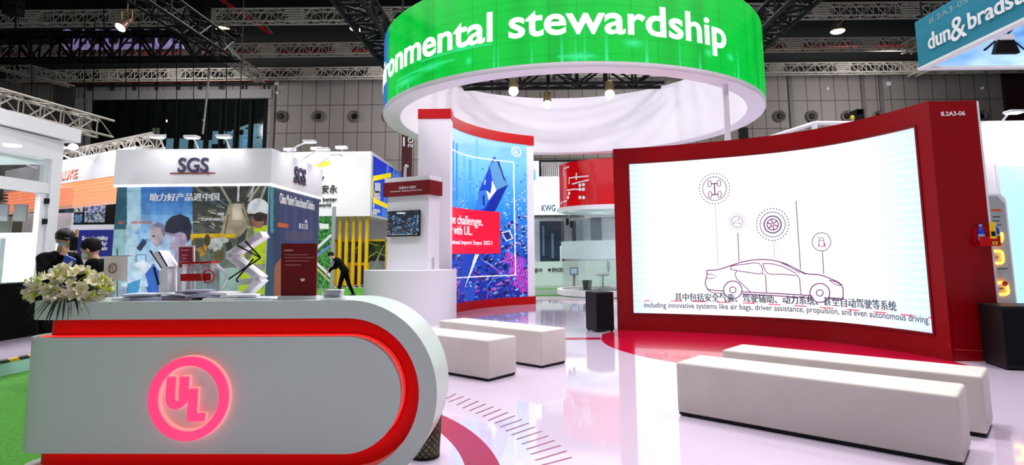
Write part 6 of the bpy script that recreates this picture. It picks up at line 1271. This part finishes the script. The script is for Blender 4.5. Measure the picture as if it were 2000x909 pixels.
g = MB(); g.lathe(q, [(.2, 0), (.19, .02), (.03, .05), (.025, .45), (.02, .46)], 18); g.build('pedestal', STEEL, t, True); g = MB(); g.ball(q+np.array([0, 0, .5]), (.24, .22, .06), 16); g.build('seat', SATIN, t, True); g = MB(); g.ball(q+np.array([.2, 0, .78]), (.05, .21, .22), 16); g.build('backrest', SATIN, t, True)
p = aty(1120, 545, 20.3); t = thing('small_monitor', 'small blue screened monitor behind the round glass booth', 'monitor', (p[0], 23.6, 1.2)); p = aty(1121, 530, 23.6); g = MB(); g.box(p-np.array([.16, .02, .14]), p+np.array([.16, .02, .14])); g.build('housing', mat('navy_housing', rgb(40, 60, 120), .4), t); g = MB(); g.box(p-np.array([.13, .024, .11]), p+np.array([.13, -.019, .11])); g.build('screen', mat('pale_screen', rgb(190, 215, 235), .3, emit=rgb(150, 190, 225), es=.4), t); g = MB(); g.box((p[0]-.05, p[1], 0), (p[0]+.05, p[1]+.05, p[2]-.1)); g.build('stand', STEEL, t)

# --- right white stand, lit kiosk, hanging teal sign
Yr = 10.6; rx = lambda px: aty(px, 400, Yr)[0]; rz = lambda py: aty(1960, py, Yr)[2]
rbh = thing('exhibition_booth', 'white walled booth with a pale blue screen at the right edge', 'booth', (rx(1960), Yr, 0))
g = MB(); g.box((rx(1900), Yr, 0), (rx(2090), Yr+.15, rz(236))); g.build('wall_panel', WHITE, rbh)
g = MB(); g.box((rx(1950), Yr-.03, .3), (rx(2060), Yr, rz(322))); g.build('screen_frame', SATIN, rbh)
g = MB(); g.box((rx(1955), Yr-.035, .4), (rx(2050), Yr-.03, rz(326))); g.build('screen', mat('pale_blue_screen', rgb(170, 222, 245), .3, emit=rgb(165, 220, 245), es=.75), rbh)
arm_lamp(rbh, (rx(1976), Yr, rz(236)), aty(1980, 219, Yr-.5)); spot(tuple(aty(1985, 222, Yr-.6)), (rx(1975), Yr, rz(290)), 40, 110); spot(tuple(aty(2040, 222, Yr-.6)), (rx(2040), Yr, rz(290)), 40, 110)
Yq = 8.3; ks = thing('neon_kiosk', 'upright grey kiosk with glowing orange tube letters beside the red tower', 'kiosk', aty(1955, 600, Yq))
q0, q1, q2 = aty(1905, 400, Yq), aty(1966, 400, Yq), aty(1984, 400, Yq+.3); zk = aty(1950, 379, Yq)[2]
g = MB(); pr = [(q0[0], 0), (q1[0], 0)]+[(q1[0], zk-.12)]+[(q1[0]-.12+.12*math.cos(a), zk-.12+.12*math.sin(a)) for a in np.linspace(.2, math.pi/2, 8)]+[(q0[0], zk)]
g.loft([[(x+dx, Yq+dy, z) for x, z in pr] for dx, dy in ((0, 0), (.13, .32))]); g.build('body', SATIN, ks, True)
fq = Flat((q0[0], Yq, 0), (1, 0)); gf = [(u, z) for u, z in ((.02, .1), (q1[0]-q0[0]-.02, .1), (q1[0]-q0[0]-.03, zk-.14), (q1[0]-q0[0]-.12, zk-.03), (.02, zk-.03))]
g = MB(); patch(g, fq, gf, .004); fa = g.build('face', mat('grey_face', rgb(160, 170, 168), .5), ks)
NEON = mat('orange_neon', rgb(255, 190, 60), .3, emit=(1, .36, .03), es=5); g = MB()
for P_ in ([(1953,455),(1954,462),(1953,471),(1948,473),(1938,473)], [(1938,491),(1950,491),(1954,494),(1956,508),(1953,514),(1940,514)], [(1946,553),(1958,552),(1963,556),(1966,570),(1962,575),(1950,575)], [(1938,540),(1940,550),(1946,553)]):
    q = [fq.pt(*fq.hit(x, y), .03) for x, y in P_]; g.tube(smooth(q, 14), .016, 8)
g.build('neon_letter', NEON, ks, True)
g = MB()
for y, a, b in ((424, 1938, 1953), (432, 1938, 1952), (440, 1937, 1955), (525, 1948, 1968), (459, 1936, 1944), (503, 1944, 1950), (564, 1951, 1960)): stroke(g, fq, [fq.hit(a, y), fq.hit(b, y)], .018, .006)
g.build('print_line', mat('dark_grey_print', rgb(80, 84, 84), .5), fa)
g = MB(); stroke(g, fq, [fq.hit(1935, 411), fq.hit(1955, 411)], .03, .006); g.build('orange_print', ORANGE, fa)
g = MB(); u, z = fq.hit(1956, 554); g.lathe(fq.pt(u, z, .05), [(.01, .03), (.035, .02), (.035, 0)], 14, axis=(0, -1, 0)); g.build('knob', mat('red_knob', rgb(180, 30, 10), .4), ks, True)
# hanging square sign
DX, DY = 8.3, 12.05; dzb = aty(1820, 132.5, DY)[2]; dzt = atx(1808, 31, DX)[2]
dn = thing('hanging_sign', 'teal hanging box sign with white lettering at the upper right corner', 'sign', (DX, DY, dzb))
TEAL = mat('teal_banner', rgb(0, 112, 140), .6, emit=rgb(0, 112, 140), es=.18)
g = MB(); g.box((DX, 6.5, dzb), (DX+.12, DY, dzt)); g.build('front_banner', TEAL, dn)
bl = mat('blue_gradient_banner', rgb(120, 190, 235), .6); n, l, p_ = nodes(bl); tc = n.new('ShaderNodeTexCoord'); nx_ = n.new('ShaderNodeTexNoise'); nx_.inputs['Scale'].default_value = .8; rp = n.new('ShaderNodeValToRGB'); rp.color_ramp.elements[0].color = (*rgb(36, 130, 205), 1); rp.color_ramp.elements[1].color = (*rgb(190, 225, 250), 1); rp.color_ramp.elements[0].position = .35; rp.color_ramp.elements[1].position = .62
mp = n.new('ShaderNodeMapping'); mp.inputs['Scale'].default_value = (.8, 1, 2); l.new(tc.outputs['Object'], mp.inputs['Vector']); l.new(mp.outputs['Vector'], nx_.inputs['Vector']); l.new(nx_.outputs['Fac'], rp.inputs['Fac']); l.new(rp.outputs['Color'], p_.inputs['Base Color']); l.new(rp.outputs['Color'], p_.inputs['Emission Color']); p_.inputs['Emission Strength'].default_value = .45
g = MB(); g.box((DX+.12, DY-.1, dzb), (DX+6, DY, dzt)); g.build('rear_banner', bl, dn)
g = MB(); g.box((DX-.02, 6.5, dzb-.05), (DX+.14, DY+.02, dzb)); g.box((DX+.14, DY-.12, dzb-.05), (DX+6, DY+.02, dzb)); g.build('hem_rail', WHITE, dn)
fd = Flat((DX, 12.05, 0), (0, -1)); fd.n = np.array([-1., 0, 0]); fd.p = np.array([DX, DY, 0.]); 
g = MB(); a, b = fd.hit(1814, 96), fd.hit(1936, 44); zl = fd.hit(1817, 97)[1]; zh = fd.hit(1818.5, 64)[1]; v, f = glyphs('dun', .02, .01); 
def dtext(body, xl, xr, zl, zh, ref, bold=.02):
    v, f = glyphs(body, bold, .01); hh = glyphs(ref, bold)[0]; k = (zh-zl)/(hh[:, 1].max()-max(hh[:, 1].min(), -.02)); ul, ur = fd.hit(xl, 80)[0], fd.hit(xr, 80)[0]; lo, hi = v[:, 0].min(), v[:, 0].max()
    g.add([fd.pt(ul+(q[0]-lo)/(hi-lo)*(ur-ul), zl+q[1]*k, .004+(.02 if q[2] > 0 else 0)) for q in v], f)
dtext('dun', 1814, 1858, zl, zh, 'd', .012); g.build('lettering', TEXTW, dn); g = MB(); dtext('&', 1860, 1891, fd.hit(1875, 76)[1], fd.hit(1872, 31)[1], '&', .0); g.build('lettering', TEXTW, dn); g = MB()
zb2 = fd.hit(1905, 53)[1]; v, f = glyphs('bradstreet', .012, .01); v0 = glyphs('bradst', .012)[0]; ul, ur = fd.hit(1893, 50)[0], fd.hit(1999, 10)[0]; k = (ur-ul)/(v0[:, 0].max()-v[:, 0].min()); kh = (fd.hit(1895, 27)[1]-fd.hit(1896, 57)[1])/.74
g.add([fd.pt(ul+(q[0]-v[:, 0].min())*k, zl+q[1]*(zh-zl)/.74, .004+(.02 if q[2] > 0 else 0)) for q in v], f)
g.build('lettering', TEXTW, dn)
g = MB(); a = fd.hit(1815, 48); b = fd.hit(1892, 12); put_text(g, '8.2A3-05', lambda x, y, d: fd.pt(x, y, .003), a[0], b[0], a[1], fd.hit(1816, 36)[1], .01, .003, thick=False); g.build('stand_number', mat('grey_lettering', rgb(130, 165, 175), .5), dn)
for x, y in ((DX+.06, 7), (DX+.06, 11.9), (DX+5, DY-.05)): g = MB(); g.tube([(x, y, dzt), (x, y, 21.3)], .02, 5); g.build('hanging_wire', BLACKM, dn)
p = aty(1963, 92, 10.9); t = thing('flood_lamp', 'black barn door floodlight under the teal hanging sign', 'lamp', p)
g = MB(); pr = [(-.15, .13), (.15, .13), (.24, -.13), (-.24, -.13)]; g.loft([[(p[0]+x, p[1]+d, p[2]+z) for x, z in pr] for d in (-.05, .05)]); g.build('barn_door', BLACK, t)
g = MB(); g.box(p+np.array([-.12, -.1, .12]), p+np.array([.12, .12, .22])); g.build('housing', SATIN, t); g = MB(); g.tube([p+np.array([.0, 0, .2]), p+np.array([.35, .0, .5])], .02, 6); g.tube([p+np.array([.0, 0, .2]), p+np.array([0, 0, 1.6])], .02, 6); g.tube([p+np.array([.2, 0, .1]), p+np.array([.5, .1, -.06])], .015, 6); g.build('yoke', BLACKM, t)
g = MB(); q = p+np.array([-.3, 0, -.03]); g.loft([[(q[0]+x, q[1]+d, q[2]+z) for x, z in ((-.09, -.04), (.1, .12), (.1, .16), (-.1, .0))] for d in (-.03, .03)]); g.build('flap', BLACK, t)
# white frame and black crane hook showing above the screen wall
t = thing('booth_frame', 'white tubular frame top showing above the red screen frame', 'frame', aty(1590, 250, 14)); g = MB(); A = [aty(x, y, 14) for x, y in ((1500, 270), (1592, 240.5), (1675, 240.5))]; 
g.tube(A[:2], .05, 8); g.tube(A[1:], .05, 8); g.tube([aty(1590, 240, 14), (A[1][0], 14, 0)], .07, 8); g.tube([(A[2][0], 14, A[2][2]), (A[2][0], 14, 0)], .05, 8); g.tube([(A[0][0], 14, A[0][2]), (A[0][0], 14, 0)], .05, 8); g.build('tube', SATIN, t)
t = thing('chain_hoist', 'small black hoist with yellow hook above the red screen frame', 'hoist', aty(1675, 225, 16)); g = MB(); p, q = aty(1678, 238, 16), aty(1684, 213, 16); g.box((p[0]-.04, 16, 0), (q[0]+.05, 16.15, q[2])); a = aty(1664, 221, 16); g.loft([[(x, 16+d, z) for x, z in ((a[0], a[2]-.06), (q[0], q[2]-.14), (q[0], q[2]), (a[0], a[2]+.06))] for d in (0, .12)]); g.build('post', BLACK, t); g = MB(); b = aty(1665, 230, 15.98); g.ball(b, (.06, .05, .07), 10); g.build('hook', mat('yellow_hook', rgb(225, 190, 20), .4), t)

# ================================================================ LIGHT
w = bpy.data.worlds.new('hall_light'); S.world = w; w.use_nodes = True; bgn = w.node_tree.nodes['Background']; bgn.inputs['Color'].default_value = (.86, .92, .94, 1); bgn.inputs['Strength'].default_value = .26
def area(p, size, watts, col=(1, .97, 1.), target=None):
    l = bpy.data.lights.new('hall_lamp_or_fill', 'AREA'); l.shape = 'DISK'; l.size = size; l.energy = watts; l.spread = R_(150); l.color = col
    o = bpy.data.objects.new('hall_lamp_or_fill', l); COL.objects.link(o); o.location = p
    if target is not None: o.rotation_euler = (Vector(target)-Vector(p)).to_track_quat('-Z', 'Y').to_euler()
for x in (-11, -4, 4, 12):
    for y in (4, 11, 18, 25): area((x, y, 14), 1.6, 90 if y == 4 else 270 if abs(x) == 4 and y < 20 else 620)
for x in (0, 7): area((x, 6.2, 13), 1.6, 480)  # unseen lights added above the benches to brighten their tops
for x in (-24, -8, 8, 24): area((x, 36, 13.), 2., 430, (1, .96, .93), (x, 45, 9))
l_ = area((LX-1.5, 8.6, zB-.1), 1.6, 210, (.93, 1, .97)); area((2.95, 21, 2.85), 2., 140); area((-.6, 24.6, 6.4), 1.2, 70, (1, 1, 1), (1, 27, 2))  # glass booth's inner light, then unseen fills added to brighten the far booths
spot((.15, 15.6, 5.9), (1.2, 13, 0), 55, 140, .5); spot((2.6, 16.4, 5.9), (3, 12, 0), 55, 140, .5); spot((.6, 16.8, 5.8), (-1, 14, 1), 45, 140, .5)
S.view_settings.view_transform = 'Standard'; S.view_settings.look = 'None'; S.view_settings.gamma = 1; S.view_settings.use_curve_mapping = False
S.view_settings.exposure = .1
S.cycles.use_denoising = True
S.cycles.max_bounces = 8; S.cycles.sample_clamp_indirect = 6
